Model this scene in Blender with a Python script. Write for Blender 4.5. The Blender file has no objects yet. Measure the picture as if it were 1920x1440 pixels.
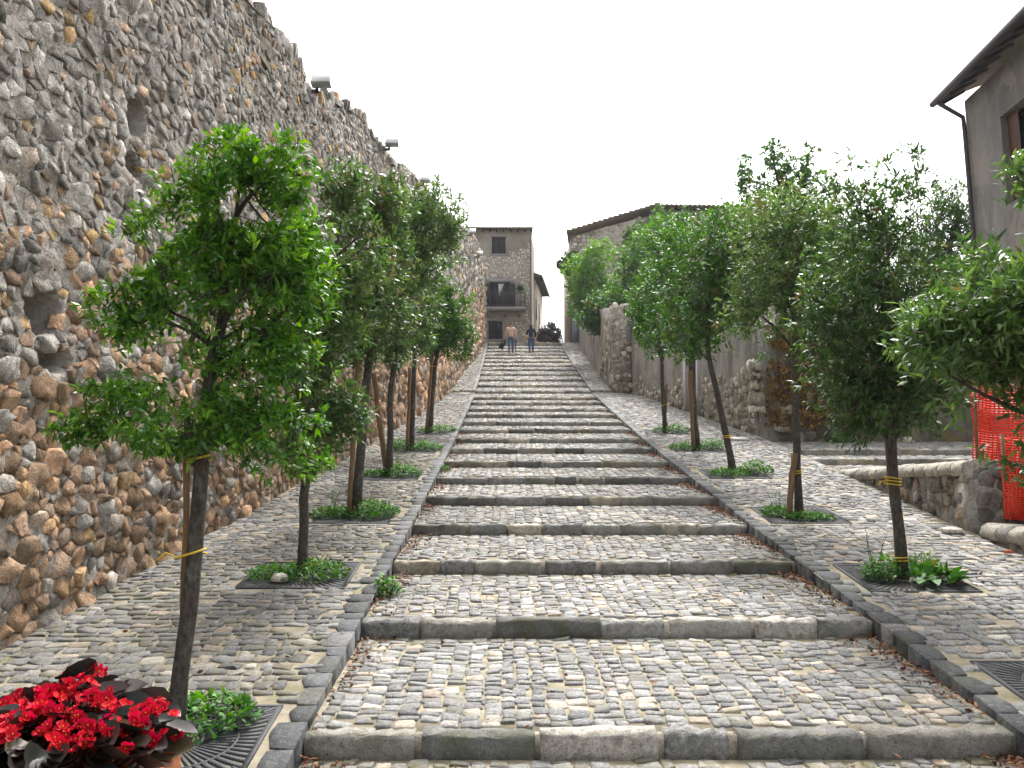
import bpy, math, random
import numpy as np
from mathutils import Vector, Matrix

random.seed(7)
rng = np.random.default_rng(7)
SC = bpy.context.scene
COL = SC.collection

# ------------------------------------------------------------------ camera
F_PX, CX, CY = 1750.0, 960.0, 720.0          # focal length in pixels of the 1920 wide photograph
CZ = 2.2                                      # eye height above the lowest paving
PITCH = math.atan(130.0 / F_PX)
YAW = math.atan(6.0 / F_PX)
cam_d = bpy.data.cameras.new('camera')
cam_d.sensor_width = 36.0
cam_d.lens = 36.0 * F_PX / 1920.0
cam_d.clip_start = 0.05
cam_d.clip_end = 3000.0
cam = bpy.data.objects.new('camera', cam_d)
COL.objects.link(cam)
cam.location = (0, 0, CZ)
cam.rotation_euler = (math.pi / 2 + PITCH, 0, -YAW)
SC.camera = cam
CAM_R = np.array(cam.rotation_euler.to_matrix())

# ------------------------------------------------------------------ world, sun, exposure
SUN_EL, SUN_AZ = math.radians(56), math.radians(14)     # azimuth from +Y towards +X
world = bpy.data.worlds.new('World')
SC.world = world
world.use_nodes = True
wn = world.node_tree
wn.nodes.clear()
w_out = wn.nodes.new('ShaderNodeOutputWorld')
w_bg = wn.nodes.new('ShaderNodeBackground')
w_sky = wn.nodes.new('ShaderNodeTexSky')
w_sky.sky_type = 'NISHITA'
w_sky.sun_disc = False
w_sky.sun_elevation = SUN_EL
w_sky.sun_rotation = SUN_AZ
w_sky.air_density = 1.0
w_sky.dust_density = 6.0
w_sky.ozone_density = 1.0
w_hsv = wn.nodes.new('ShaderNodeHueSaturation')          # overcast: the cloud sheet takes the blue out
w_hsv.inputs['Saturation'].default_value = 0.22
w_hsv.inputs['Value'].default_value = 1.0
wn.links.new(w_sky.outputs[0], w_hsv.inputs['Color'])
wn.links.new(w_hsv.outputs[0], w_bg.inputs['Color'])
w_bg.inputs['Strength'].default_value = 0.15
wn.links.new(w_bg.outputs[0], w_out.inputs['Surface'])

sun_d = bpy.data.lights.new('sun', 'SUN')
sun_d.energy = 1.4
sun_d.angle = math.radians(16)
sun_d.color = (1.0, 0.97, 0.92)
sun = bpy.data.objects.new('sun', sun_d)
COL.objects.link(sun)
sd = Vector((math.sin(SUN_AZ) * math.cos(SUN_EL), math.cos(SUN_AZ) * math.cos(SUN_EL), math.sin(SUN_EL)))
sun.rotation_euler = sd.to_track_quat('Z', 'Y').to_euler()
sun.location = (0, 0, 40)

SC.view_settings.view_transform = 'Standard'
SC.view_settings.look = 'None'
SC.view_settings.exposure = 1.6
SC.view_settings.gamma = 1.0
SC.render.film_transparent = False
SC.cycles.max_bounces = 6
SC.cycles.diffuse_bounces = 3
SC.cycles.glossy_bounces = 2
SC.cycles.transmission_bounces = 4
SC.cycles.transparent_max_bounces = 4


# ------------------------------------------------------------------ geometry helpers
def at(px, py, Y):
    """world point at depth Y on the sight line of a pixel of the 1920x1440 photograph"""
    d = CAM_R @ np.array([(px - CX) / F_PX, (CY - py) / F_PX, -1.0])
    return np.array([0.0, 0.0, CZ]) + d * (Y / d[1])


def pxm(px, Y):
    """metres covered by px pixels at depth Y"""
    return px * Y / F_PX


ORG = {}


def empty(name, loc=(0, 0, 0)):
    o = bpy.data.objects.new(name, None)
    COL.objects.link(o)
    o.location = tuple(float(v) for v in loc)
    o.empty_display_size = 0.2
    ORG[o.name] = np.array([float(v) for v in loc])
    return o


def tag(o, label=None, cat=None, group=None, kind=None):
    if label:
        o['label'] = label
    if cat:
        o['category'] = cat
    if group:
        o['group'] = group
    if kind:
        o['kind'] = kind
    return o


def raw_mesh(name, V, faces, tint=None, smooth=True):
    """V (N,3); faces: list of int arrays (M,k)"""
    me = bpy.data.meshes.new(name)
    V = np.asarray(V, dtype=np.float32).reshape(-1, 3)
    fl = [np.asarray(f, dtype=np.int32) for f in faces if len(f)]
    me.vertices.add(len(V))
    me.vertices.foreach_set('co', V.ravel())
    idx = np.concatenate([f.ravel() for f in fl])
    tot = np.concatenate([np.full(len(f), f.shape[1], dtype=np.int32) for f in fl])
    st = np.concatenate([[0], np.cumsum(tot)[:-1]]).astype(np.int32)
    me.loops.add(len(idx))
    me.loops.foreach_set('vertex_index', idx)
    me.polygons.add(len(tot))
    me.polygons.foreach_set('loop_start', st)
    me.update(calc_edges=True)
    if smooth:
        me.polygons.foreach_set('use_smooth', np.ones(len(tot), dtype=bool))
    if tint is not None:
        a = me.attributes.new('tint', 'FLOAT_COLOR', 'POINT')
        t = np.ones((len(V), 4), dtype=np.float32)
        t[:, :3] = np.asarray(tint, dtype=np.float32)
        a.data.foreach_set('color', t.ravel())
    return me


def link(name, me, mat, parent=None):
    o = bpy.data.objects.new(name, me)
    COL.objects.link(o)
    if mat is not None:
        me.materials.clear()
        me.materials.append(mat)
    if parent is not None:
        o.parent = parent
        ORG[o.name] = ORG[parent.name]
    else:
        ORG[o.name] = np.zeros(3)
    return o


def add(name, V, faces, mat, parent=None, tint=None, smooth=True):
    """mesh object from world coordinates"""
    V = np.asarray(V, dtype=np.float64).reshape(-1, 3)
    if parent is not None:
        V = V - ORG[parent.name]
    return link(name, raw_mesh(name, V, faces, tint, smooth), mat, parent)


def at_origin(name, V, faces, mat, tint=None, smooth=True):
    """top-level mesh whose origin sits at the middle of its foot"""
    V = np.asarray(V, dtype=np.float64).reshape(-1, 3)
    c = np.array([V[:, 0].mean(), V[:, 1].mean(), V[:, 2].min()])
    o = link(name, raw_mesh(name, V - c, faces, tint, smooth), mat)
    o.location = tuple(c)
    ORG[o.name] = c
    return o


class MB:
    """collects simple solids in world coordinates"""
    def __init__(self):
        self.V, self.F3, self.F4, self.n = [], [], [], 0

    def _put(self, V, f3=None, f4=None):
        V = np.asarray(V, dtype=np.float64).reshape(-1, 3)
        if f3 is not None and len(f3):
            self.F3.append(np.asarray(f3) + self.n)
        if f4 is not None and len(f4):
            self.F4.append(np.asarray(f4) + self.n)
        self.V.append(V)
        self.n += len(V)
        return self

    def box(self, lo, hi, M=None, jit=0.0):
        x0, y0, z0 = lo
        x1, y1, z1 = hi
        V = np.array([(x0, y0, z0), (x1, y0, z0), (x1, y1, z0), (x0, y1, z0),
                      (x0, y0, z1), (x1, y0, z1), (x1, y1, z1), (x0, y1, z1)], dtype=float)
        if jit:
            V += rng.normal(0, jit, V.shape)
        if M is not None:
            V = V @ np.asarray(M)[:3, :3].T + np.asarray(M)[:3, 3]
        return self._put(V, f4=[(0, 3, 2, 1), (4, 5, 6, 7), (0, 1, 5, 4), (1, 2, 6, 5), (2, 3, 7, 6), (3, 0, 4, 7)])

    def tube(self, P, R, k=6, cap=True):
        V, f4, f3 = tube_arrays(P, R, k, cap)
        return self._put(V, f3=f3, f4=f4)

    def prism(self, poly, axis_vec):
        """poly (n,3) extruded along a vector; caps are fans"""
        poly = np.asarray(poly, dtype=float)
        n = len(poly)
        V = np.vstack([poly, poly + np.asarray(axis_vec)])
        f4 = [(i, (i + 1) % n, n + (i + 1) % n, n + i) for i in range(n)]
        f3 = [(0, i + 1, i) for i in range(1, n - 1)] + [(n, n + i, n + i + 1) for i in range(1, n - 1)]
        return self._put(V, f3=f3, f4=f4)

    def lathe(self, prof, c, k=24):
        prof = np.asarray(prof, dtype=float)
        a = np.linspace(0, 2 * np.pi, k, endpoint=False)
        m = len(prof)
        V = np.zeros((m, k, 3))
        V[:, :, 0] = c[0] + prof[:, 0:1] * np.cos(a)
        V[:, :, 1] = c[1] + prof[:, 0:1] * np.sin(a)
        V[:, :, 2] = c[2] + prof[:, 1:2]
        f4 = [(i * k + j, i * k + (j + 1) % k, (i + 1) * k + (j + 1) % k, (i + 1) * k + j)
              for i in range(m - 1) for j in range(k)]
        return self._put(V, f4=f4)

    def arrays(self):
        fs = []
        if self.F3:
            fs.append(np.vstack(self.F3))
        if self.F4:
            fs.append(np.vstack(self.F4))
        return np.vstack(self.V), fs

    def build(self, name, mat, parent=None, smooth=False, tint=None):
        V, fs = self.arrays()
        if tint is not None and np.ndim(tint) == 1:
            tint = np.tile(np.asarray(tint, dtype=float), (len(V), 1))
        if parent is None:
            return at_origin(name, V, fs, mat, tint, smooth)
        return add(name, V, fs, mat, parent, tint, smooth)


def tube_arrays(P, R, k=6, cap=True):
    P = np.asarray(P, dtype=float)
    n = len(P)
    R = np.broadcast_to(np.asarray(R, dtype=float), (n,))
    T = np.gradient(P, axis=0)
    T /= np.linalg.norm(T, axis=1)[:, None] + 1e-9
    up = np.array([0.0, 0.0, 1.0]) if abs(T[0, 2]) < 0.9 else np.array([1.0, 0.0, 0.0])
    A = np.cross(T, up)
    A /= np.linalg.norm(A, axis=1)[:, None] + 1e-9
    B = np.cross(T, A)
    a = np.linspace(0, 2 * np.pi, k, endpoint=False)
    V = P[:, None, :] + R[:, None, None] * (np.cos(a)[None, :, None] * A[:, None, :] + np.sin(a)[None, :, None] * B[:, None, :])
    V = V.reshape(-1, 3)
    i = np.arange(n - 1)[:, None] * k
    j = np.arange(k)[None, :]
    jn = (j + 1) % k
    f4 = np.stack([i + j, i + jn, i + k + jn, i + k + j], axis=-1).reshape(-1, 4)
    f3 = []
    if cap:
        V = np.vstack([V, P[0], P[-1]])
        f3 = [((q + 1) % k, q, n * k) for q in range(k)] + \
             [((n - 1) * k + q, (n - 1) * k + (q + 1) % k, n * k + 1) for q in range(k)]
    return V, f4, np.array(f3, dtype=int).reshape(-1, 3)


# ------------------------------------------------------------------ stones packed from a point set
def cell_polys(pts, n=10, gap=0.02, rmax=0.3, sx=1.0, sy=1.0, rad=None, K=14, corners=True):
    """star-shaped Voronoi cells of the points, n corners each; returns (S,n,2)"""
    S = len(pts)
    q = pts / np.array([sx, sy])
    K = min(K, S - 1)
    nb = np.zeros((S, K), dtype=int)
    order = np.argsort(q[:, 1])
    qs = q[order]
    ys = qs[:, 1]
    win = 4.0 * rmax / min(sx, sy)
    step = 400
    for s in range(0, S, step):
        e = min(S, s + step)
        a = np.searchsorted(ys, ys[s] - win)
        b = np.searchsorted(ys, ys[e - 1] + win)
        if b - a <= K + 1:
            a, b = max(0, s - 200), min(S, e + 200)
        D = ((qs[s:e, None, :].astype(np.float32) - qs[None, a:b, :].astype(np.float32)) ** 2).sum(-1)
        D[np.arange(e - s), np.arange(s, e) - a] = 1e9
        kk = min(K, D.shape[1] - 1)
        ix = np.argpartition(D, kk - 1, axis=1)[:, :kk] + a
        if kk < K:
            ix = np.pad(ix, ((0, 0), (0, K - kk)), mode='edge')
        nb[order[s:e]] = order[ix]
    nd = n * 4 if corners else n
    th = (np.arange(nd)[None, :] + rng.uniform(-0.25, 0.25, (S, nd))) * (2 * np.pi / nd) + rng.uniform(0, 2 * np.pi, (S, 1))
    d = np.stack([np.cos(th), np.sin(th)], -1)
    v = q[nb] - q[:, None, :]
    v2 = (v ** 2).sum(-1) * 0.5
    if rad is not None:                                   # big stones push their small neighbours back
        v2 = np.maximum(v2 + 0.5 * (rad[:, None] ** 2 - rad[nb] ** 2), 1e-4)
    r = np.full((S, nd), rmax / min(sx, sy))
    for k in range(v.shape[1]):
        dot = (d * v[:, None, k, :]).sum(-1)
        r = np.where(dot > 1e-6, np.minimum(r, v2[:, None, k] / np.maximum(dot, 1e-6)), r)
    if corners:                                           # the farthest point of each sector
        rs = r.reshape(S, n, 4)
        pick = rs.argmax(-1)[..., None]
        r = np.take_along_axis(rs, pick, -1)[..., 0]
        d = np.take_along_axis(d.reshape(S, n, 4, 2), pick[..., None], 2)[:, :, 0]
    P = d * r[..., None] * np.array([sx, sy])
    L = np.linalg.norm(P, axis=-1, keepdims=True)
    P = P * np.maximum(1 - gap / np.maximum(L, 1e-4), 0.35)
    return P


def stone_arrays(pts, P, H, depth=0.03, rings=3, rough=0.12, tilt=0.1, top=0.8):
    """local (u,v,w) vertices (S,m,3) and per-stone faces"""
    S, n, _ = P.shape
    if rings == 3:
        sc, hz = (1.0, 0.97, top), (None, 0.55, 0.93)
    else:
        sc, hz = (1.0, top), (None, 0.9)
    lay = []
    Hn = H[:, None]
    tv = rng.normal(0, tilt, (S, 2))
    for s, h in zip(sc, hz):
        uv = P * s
        if h is None:
            w = np.full((S, n), -depth)
        else:
            w = Hn * h * (1 + rng.normal(0, rough, (S, n))) + (uv * tv[:, None, :]).sum(-1) * (h if h else 0)
        if h is not None:
            uv = uv * (1 + rng.normal(0, rough * 0.28, (S, n, 1)))
        lay.append(np.concatenate([uv + pts[:, None, :], w[..., None]], -1))
    c = np.concatenate([pts + rng.normal(0, 0.1, (S, 2)) * np.abs(P).mean((1, 2))[:, None], H[:, None] * (1 + rng.normal(0, rough * 0.7, (S, 1)))], -1)
    V = np.concatenate(lay + [c[:, None, :]], axis=1)
    R = len(lay)
    j = np.arange(n)
    jn = (j + 1) % n
    f4 = np.concatenate([np.stack([r * n + j, r * n + jn, (r + 1) * n + jn, (r + 1) * n + j], -1) for r in range(R - 1)])
    f3 = np.stack([(R - 1) * n + j, (R - 1) * n + jn, np.full(n, R * n)], -1)
    return V, f3, f4


def split_pieces(name, stuff_name, V, f3, f4, mat, parent, tint, single, smooth=False):
    """stones marked in `single` become objects of their own, the rest one stuff mesh"""
    S, m, _ = V.shape
    for i in np.nonzero(single)[0]:
        t = np.tile(tint[i], (m, 1))
        add(name, V[i], [f3, f4], mat, parent, t, smooth)
    rest = np.nonzero(~single)[0]
    if len(rest):
        off = (np.arange(len(rest)) * m)[:, None, None]
        o = add(stuff_name, V[rest].reshape(-1, 3), [(f3[None] + off).reshape(-1, 3), (f4[None] + off).reshape(-1, 4)],
                mat, parent, np.repeat(tint[rest], m, axis=0), smooth)
        o['kind'] = 'stuff'
        return o


def project(V):
    """pixel position of world points in the 1920 frame"""
    d = (np.asarray(V) - np.array([0, 0, CZ])) @ CAM_R
    return CX + F_PX * d[..., 0] / -d[..., 2], CY - F_PX * d[..., 1] / -d[..., 2], -d[..., 2]


def biggest_in_view(C, size, n):
    """mask of the n pieces that show largest in the picture"""
    x, y, z = project(C)
    ok = (x > -10) & (x < 1930) & (y > -10) & (y < 1450) & (z > 0.5)
    s = np.where(ok, size / np.maximum(z, 0.1), 0)
    m = np.zeros(len(C), dtype=bool)
    o = np.argsort(-s)[:n]
    m[o] = s[o] > 0
    return m


def lattice(u0, u1, v0, v1, du, dv, jit=0.22, brick=True, vary=0.0):
    rows = []
    v = v0 + dv * 0.5
    r = 0
    while v < v1:
        cols = np.arange(u0 + (du * 0.5 * (r % 2) if brick else 0), u1, du)
        if vary:
            cols = np.cumsum(rng.uniform(1 - vary, 1 + vary, len(cols) + 4) * du) + u0 - du * rng.uniform(0, 1)
            cols = cols[cols < u1]
        rows.append(np.stack([cols, np.full(len(cols), v)], -1))
        v += dv * (1 + rng.uniform(-vary, vary) * 0.6)
        r += 1
    p = np.concatenate(rows)
    p += rng.normal(0, 1, p.shape) * np.array([du, dv]) * jit
    return p


def rubble_points(u0, u1, v0, v1, radii, tries, sx=1.2, sy=0.85, pack=0.86, inside=None):
    """irregular stones of mixed size: centres (S,2) and radii in stretched space"""
    cell = 2 * radii[0]
    grid = {}
    P, R = [], []
    for r, t in zip(radii, tries):
        c = np.stack([rng.uniform(u0, u1, t), rng.uniform(v0, v1, t)], -1)
        if inside is not None:
            c = c[inside(c, r)]
        rr = r * rng.uniform(0.85, 1.15, len(c))
        for (x, y), q in zip(c, rr):
            X, Y = x / sx, y / sy
            i, j = int(X // cell), int(Y // cell)
            ok = True
            for di in (-1, 0, 1):
                for dj in (-1, 0, 1):
                    for k in grid.get((i + di, j + dj), ()):
                        d = (q + R[k]) * pack
                        if (X - P[k][0]) ** 2 + (Y - P[k][1]) ** 2 < d * d:
                            ok = False
                            break
                    if not ok:
                        break
                if not ok:
                    break
            if ok:
                grid.setdefault((i, j), []).append(len(P))
                P.append((X, Y))
                R.append(q)
    P = np.array(P) * np.array([sx, sy])
    return P, np.array(R)


def setts(a0, a1, b0, b1, wa, lb, vary=0.28, gap=0.014, cut=0.3, rot=0.08, jit=0.09, n=8):
    """squared setts in bands: a across the bands (band width wa), b along them (length lb).
    returns centres (S,2) and outlines (S,n,2), both as (a,b)"""
    cs, hs = [], []
    a = a0
    while a < a1 - wa * 0.3:
        w = wa * rng.uniform(1 - vary * 0.6, 1 + vary * 0.6)
        k = int((b1 - b0) / lb * 1.5) + 4
        ls = lb * rng.uniform(1 - vary, 1 + vary, k)
        e = b0 - rng.uniform(0, lb) + np.concatenate([[0], np.cumsum(ls)])
        m = (e[:-1] + e[1:]) / 2
        q = (m > b0 + lb * 0.2) & (m < b1 - lb * 0.2)
        cs.append(np.stack([np.full(q.sum(), a + w / 2), m[q]], -1))
        hs.append(np.stack([np.full(q.sum(), w / 2), ls[q] / 2], -1))
        a += w
    C, Hh = np.concatenate(cs), np.concatenate(hs)
    S = len(C)
    Hh = Hh - gap * rng.uniform(0.4, 1.5, (S, 2)) * 0.5
    c = cut
    T = np.array([(1, -1 + 2 * c * 0.5), (1, 1 - c), (1 - c, 1), (-1 + c, 1), (-1, 1 - c), (-1, -1 + c), (-1 + c, -1), (1 - c, -1)], dtype=float)
    P = T[None] * Hh[:, None, :] * (1 + rng.normal(0, jit, (S, 8, 2)))
    th = rng.normal(0, rot, S)
    R = np.stack([np.stack([np.cos(th), -np.sin(th)], -1), np.stack([np.sin(th), np.cos(th)], -1)], 1)
    return C, np.einsum('sij,snj->sni', R, P)


def smooth_noise(x, y, s=1.0, seed=0):
    """cheap smooth pseudo noise in -1..1"""
    r = np.random.default_rng(seed)
    t = 0
    for k in range(5):
        a = r.uniform(0, 2 * np.pi)
        f = s * (1.5 ** k)
        t = t + np.sin(f * (x * math.cos(a) + y * math.sin(a)) + r.uniform(0, 6.28) + 1.3 * np.sin(f * 0.7 * (y * math.cos(a) - x * math.sin(a)))) / (1.25 ** k)
    return t / 3.0


# ------------------------------------------------------------------ materials
def new_mat(name):
    m = bpy.data.materials.new(name)
    m.use_nodes = True
    nt = m.node_tree
    nt.nodes.clear()
    out = nt.nodes.new('ShaderNodeOutputMaterial')
    bs = nt.nodes.new('ShaderNodeBsdfPrincipled')
    nt.links.new(bs.outputs[0], out.inputs['Surface'])
    return m, nt, bs, out


class NB:
    def __init__(self, nt):
        self.nt = nt
        self.pos = nt.nodes.new('ShaderNodeNewGeometry').outputs['Position']

    def node(self, t, **kw):
        n = self.nt.nodes.new(t)
        for k, v in kw.items():
            setattr(n, k, v)
        return n

    def l(self, a, b):
        self.nt.links.new(a, b)

    def noise(self, scale, detail=4, rough=0.6, vec=None, dist=0.0, stretch=None):
        n = self.node('ShaderNodeTexNoise')
        n.inputs['Scale'].default_value = scale
        n.inputs['Detail'].default_value = detail
        n.inputs['Roughness'].default_value = rough
        n.inputs['Distortion'].default_value = dist
        v = vec or self.pos
        if stretch:
            mp = self.node('ShaderNodeMapping')
            mp.inputs['Scale'].default_value = stretch
            self.l(v, mp.inputs['Vector'])
            v = mp.outputs[0]
        self.l(v, n.inputs['Vector'])
        return n.outputs['Fac']

    def ramp(self, fac, stops, interp='LINEAR'):
        r = self.node('ShaderNodeValToRGB')
        cr = r.color_ramp
        cr.interpolation = interp
        while len(cr.elements) < len(stops):
            cr.elements.new(0.5)
        for e, (p, c) in zip(cr.elements, stops):
            e.position = p
            e.color = (c[0], c[1], c[2], 1) if np.ndim(c) else (c, c, c, 1)
        self.l(fac, r.inputs['Fac'])
        return r.outputs['Color']

    def mix(self, a, b, fac, mode='MIX'):
        m = self.node('ShaderNodeMix', data_type='RGBA', blend_type=mode)
        for s, v in ((m.inputs[6], a), (m.inputs[7], b)):
            if hasattr(v, 'is_linked'):
                self.l(v, s)
            else:
                s.default_value = (v[0], v[1], v[2], 1)
        if hasattr(fac, 'is_linked'):
            self.l(fac, m.inputs[0])
        else:
            m.inputs[0].default_value = fac
        return m.outputs[2]

    def math(self, op, a, b=None):
        m = self.node('ShaderNodeMath', operation=op)
        for i, v in enumerate((a, b)):
            if v is None:
                continue
            if hasattr(v, 'is_linked'):
                self.l(v, m.inputs[i])
            else:
                m.inputs[i].default_value = v
        return m.outputs[0]

    def tint(self):
        a = self.node('ShaderNodeAttribute', attribute_name='tint')
        s = self.node('ShaderNodeSeparateColor')
        self.l(a.outputs['Color'], s.inputs[0])
        return s.outputs[0], s.outputs[1], s.outputs[2]

    def bump(self, bs, h, strength=0.5, dist=0.01):
        b = self.node('ShaderNodeBump')
        b.inputs['Strength'].default_value = strength
        b.inputs['Distance'].default_value = dist
        self.l(h, b.inputs['Height'])
        self.l(b.outputs[0], bs.inputs['Normal'])


def stone_mat(name, stops, speck=(0.05, 0.05, 0.05), speck_amt=0.5, moss=(0.07, 0.08, 0.02), scale=22.0, bump=0.6, bdist=0.012, rough=0.9, pale=None):
    m, nt, bs, _ = new_mat(name)
    b = NB(nt)
    r, g, z = b.tint()
    c = b.ramp(r, stops)
    n1 = b.noise(scale, 6, 0.65, dist=0.4)
    n2 = b.noise(scale * 4.5, 4, 0.6)
    big = b.noise(scale * 0.22, 3, 0.5)
    c = b.mix(c, b.ramp(n1, [(0.27, 0.32), (0.5, 0.95), (0.74, 1.75)]), 0.9, 'MULTIPLY')
    c = b.mix(c, speck, b.math('MULTIPLY', b.ramp(n2, [(0.52, 0.0), (0.66, 1.0)]), speck_amt))
    if pale is not None:
        c = b.mix(c, pale, b.math('MULTIPLY', b.ramp(b.noise(scale * 1.7, 5, 0.7), [(0.56, 0.0), (0.68, 1.0)]), 0.55))
    gm = b.node('ShaderNodeMapRange')
    gm.inputs['To Min'].default_value = 0.42
    gm.inputs['To Max'].default_value = 1.45
    b.l(g, gm.inputs['Value'])
    hs = b.node('ShaderNodeHueSaturation')
    b.l(gm.outputs[0], hs.inputs['Value'])
    b.l(c, hs.inputs['Color'])
    c = hs.outputs[0]
    mf = b.math('MULTIPLY', z, b.ramp(b.math('ADD', n1, b.math('SUBTRACT', big, 0.5)), [(0.42, 0.0), (0.62, 1.0)]))
    c = b.mix(c, moss, mf)
    b.l(c, bs.inputs['Base Color'])
    bs.inputs['Roughness'].default_value = rough
    bs.inputs['Specular IOR Level'].default_value = 0.25
    b.bump(bs, b.math('ADD', n1, b.math('MULTIPLY', n2, 0.45)), bump, bdist)
    return m


M = {}
M['cobble'] = stone_mat('cobble_stone', [(0.0, (0.135, 0.138, 0.145)), (0.25, (0.19, 0.188, 0.185)), (0.55, (0.24, 0.237, 0.231)), (0.82, (0.305, 0.30, 0.292)), (0.9, (0.42, 0.375, 0.30)), (0.96, (0.40, 0.32, 0.26)), (1.0, (0.52, 0.50, 0.45))],
                        speck=(0.085, 0.085, 0.088), speck_amt=0.55, scale=34, pale=(0.50, 0.50, 0.49), bump=0.9, bdist=0.012, moss=(0.13, 0.12, 0.06))
M['riser'] = stone_mat('riser_stone', [(0.0, (0.17, 0.17, 0.165)), (0.55, (0.29, 0.281, 0.262)), (0.8, (0.40, 0.365, 0.31)), (1.0, (0.52, 0.445, 0.34))],
                       speck=(0.06, 0.06, 0.055), speck_amt=0.65, scale=20, bump=1.0, bdist=0.02, pale=(0.40, 0.385, 0.35), moss=(0.075, 0.078, 0.035))
M['basalt'] = stone_mat('basalt', [(0.0, (0.045, 0.048, 0.053)), (0.8, (0.085, 0.087, 0.092)), (1.0, (0.15, 0.145, 0.135))],
                        speck=(0.022, 0.022, 0.024), speck_amt=0.5, scale=18, pale=(0.20, 0.19, 0.175), rough=0.7, bump=0.9, bdist=0.02)
M['rubble'] = stone_mat('rubble_stone', [(0.0, (0.20, 0.187, 0.168)), (0.2, (0.34, 0.318, 0.285)), (0.4, (0.48, 0.455, 0.415)), (0.55, (0.46, 0.305, 0.20)), (0.72, (0.55, 0.34, 0.205)), (0.86, (0.46, 0.29, 0.10)), (1.0, (0.60, 0.56, 0.51))],
                        speck=(0.09, 0.07, 0.055), speck_amt=0.65, scale=15, bump=1.0, bdist=0.05, pale=(0.60, 0.53, 0.46), moss=(0.10, 0.09, 0.06))
M['pale_stone'] = stone_mat('pale_stone', [(0.0, (0.22, 0.19, 0.145)), (0.5, (0.38, 0.335, 0.27)), (1.0, (0.55, 0.51, 0.44))],
                            speck=(0.08, 0.07, 0.05), speck_amt=0.5, scale=14, bump=0.9, bdist=0.03, moss=(0.10, 0.11, 0.03))


def simple_mat(name, col, rough=0.8, n_scale=8.0, var=0.35, bump=0.3, bdist=0.01, metal=0.0, spec=0.3, col2=None, c2lo=0.5, c2hi=0.65, stretch=None, col3=None, s3=1.0):
    m, nt, bs, _ = new_mat(name)
    b = NB(nt)
    n = b.noise(n_scale, 6, 0.65, stretch=stretch)
    c = b.mix(col, b.ramp(n, [(0.25, 1 - var), (0.75, 1 + var)]), 1.0, 'MULTIPLY')
    if col2 is not None:
        c = b.mix(c, col2, b.ramp(b.noise(n_scale * 0.37, 7, 0.7, stretch=stretch), [(c2lo, 0.0), (c2hi, 1.0)]))
    if col3 is not None:
        c = b.mix(c, col3, b.math('MULTIPLY', b.ramp(b.noise(s3, 9, 0.75, dist=0.6), [(0.53, 0.0), (0.6, 1.0)]), 0.8))
    b.l(c, bs.inputs['Base Color'])
    bs.inputs['Roughness'].default_value = rough
    bs.inputs['Metallic'].default_value = metal
    bs.inputs['Specular IOR Level'].default_value = spec
    if bump:
        b.bump(bs, b.noise(n_scale * 4, 4, 0.6, stretch=stretch), bump, bdist)
    return m


M['sand_joint'] = simple_mat('sand_joint', (0.25, 0.217, 0.155), 0.95, 9, 0.4, 0.6, 0.01, col2=(0.13, 0.125, 0.05), c2lo=0.52, c2hi=0.72)
M['ramp_joint'] = simple_mat('ramp_joint', (0.25, 0.217, 0.16), 0.95, 7, 0.4, 0.6, 0.01, col2=(0.11, 0.105, 0.045), c2lo=0.48, c2hi=0.68)
M['mortar'] = simple_mat('wall_mortar', (0.31, 0.285, 0.255), 0.95, 6, 0.45, 0.9, 0.03, col2=(0.17, 0.145, 0.115), c2lo=0.45, c2hi=0.62)
M['pale_mortar'] = simple_mat('pale_mortar', (0.42, 0.37, 0.30), 0.95, 14, 0.45, 0.9, 0.02, col2=(0.18, 0.155, 0.10), c2lo=0.44, c2hi=0.62)
M['soil'] = simple_mat('soil', (0.045, 0.035, 0.025), 0.95, 30, 0.5, 0.8, 0.02)
M['plaster'] = simple_mat('old_grey_plaster', (0.27, 0.25, 0.23), 0.95, 3.0, 0.4, 0.8, 0.03, col2=(0.12, 0.112, 0.095), c2lo=0.42, c2hi=0.68, stretch=(1, 1, 0.35), col3=(0.34, 0.30, 0.25), s3=0.9)
M['dark_plaster'] = simple_mat('mossy_dark_plaster', (0.17, 0.155, 0.125), 0.95, 2.2, 0.5, 0.9, 0.04, col2=(0.075, 0.072, 0.055), c2lo=0.42, c2hi=0.6, col3=(0.20, 0.15, 0.05), s3=1.1)
M['house_plaster'] = simple_mat('house_plaster', (0.34, 0.305, 0.255), 0.95, 1.2, 0.35, 0.5, 0.02, col2=(0.23, 0.20, 0.165), c2lo=0.42, c2hi=0.62)
M['brown_plaster'] = simple_mat('brown_plaster', (0.21, 0.195, 0.18), 0.95, 1.6, 0.35, 0.8, 0.03, col2=(0.11, 0.095, 0.085), c2lo=0.42, c2hi=0.66, stretch=(1, 1, 0.4), col3=(0.25, 0.215, 0.185), s3=0.7)
M['bark'] = simple_mat('bark', (0.075, 0.066, 0.055), 0.9, 26, 0.7, 1.0, 0.02, col2=(0.17, 0.165, 0.145), c2lo=0.54, c2hi=0.70, stretch=(1, 1, 0.7))
M['branch'] = simple_mat('dark_bark', (0.05, 0.042, 0.033), 0.9, 20, 0.4, 0.6, 0.01)
M['stake'] = simple_mat('stake_wood', (0.19, 0.115, 0.06), 0.85, 25, 0.4, 0.6, 0.008, stretch=(1, 1, 0.15))
M['rope'] = simple_mat('yellow_rope', (0.62, 0.42, 0.03), 0.6, 40, 0.2, 0.2)
M['iron'] = simple_mat('cast_iron', (0.038, 0.04, 0.044), 0.7, 25, 0.35, 0.3, 0.004, spec=0.4)
M['white_metal'] = simple_mat('white_enamel', (0.86, 0.87, 0.88), 0.4, 6, 0.06, 0.0)
M['dark_glass'] = simple_mat('dark_glass', (0.03, 0.035, 0.04), 0.15, 6, 0.1, 0.0, spec=0.5)
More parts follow.
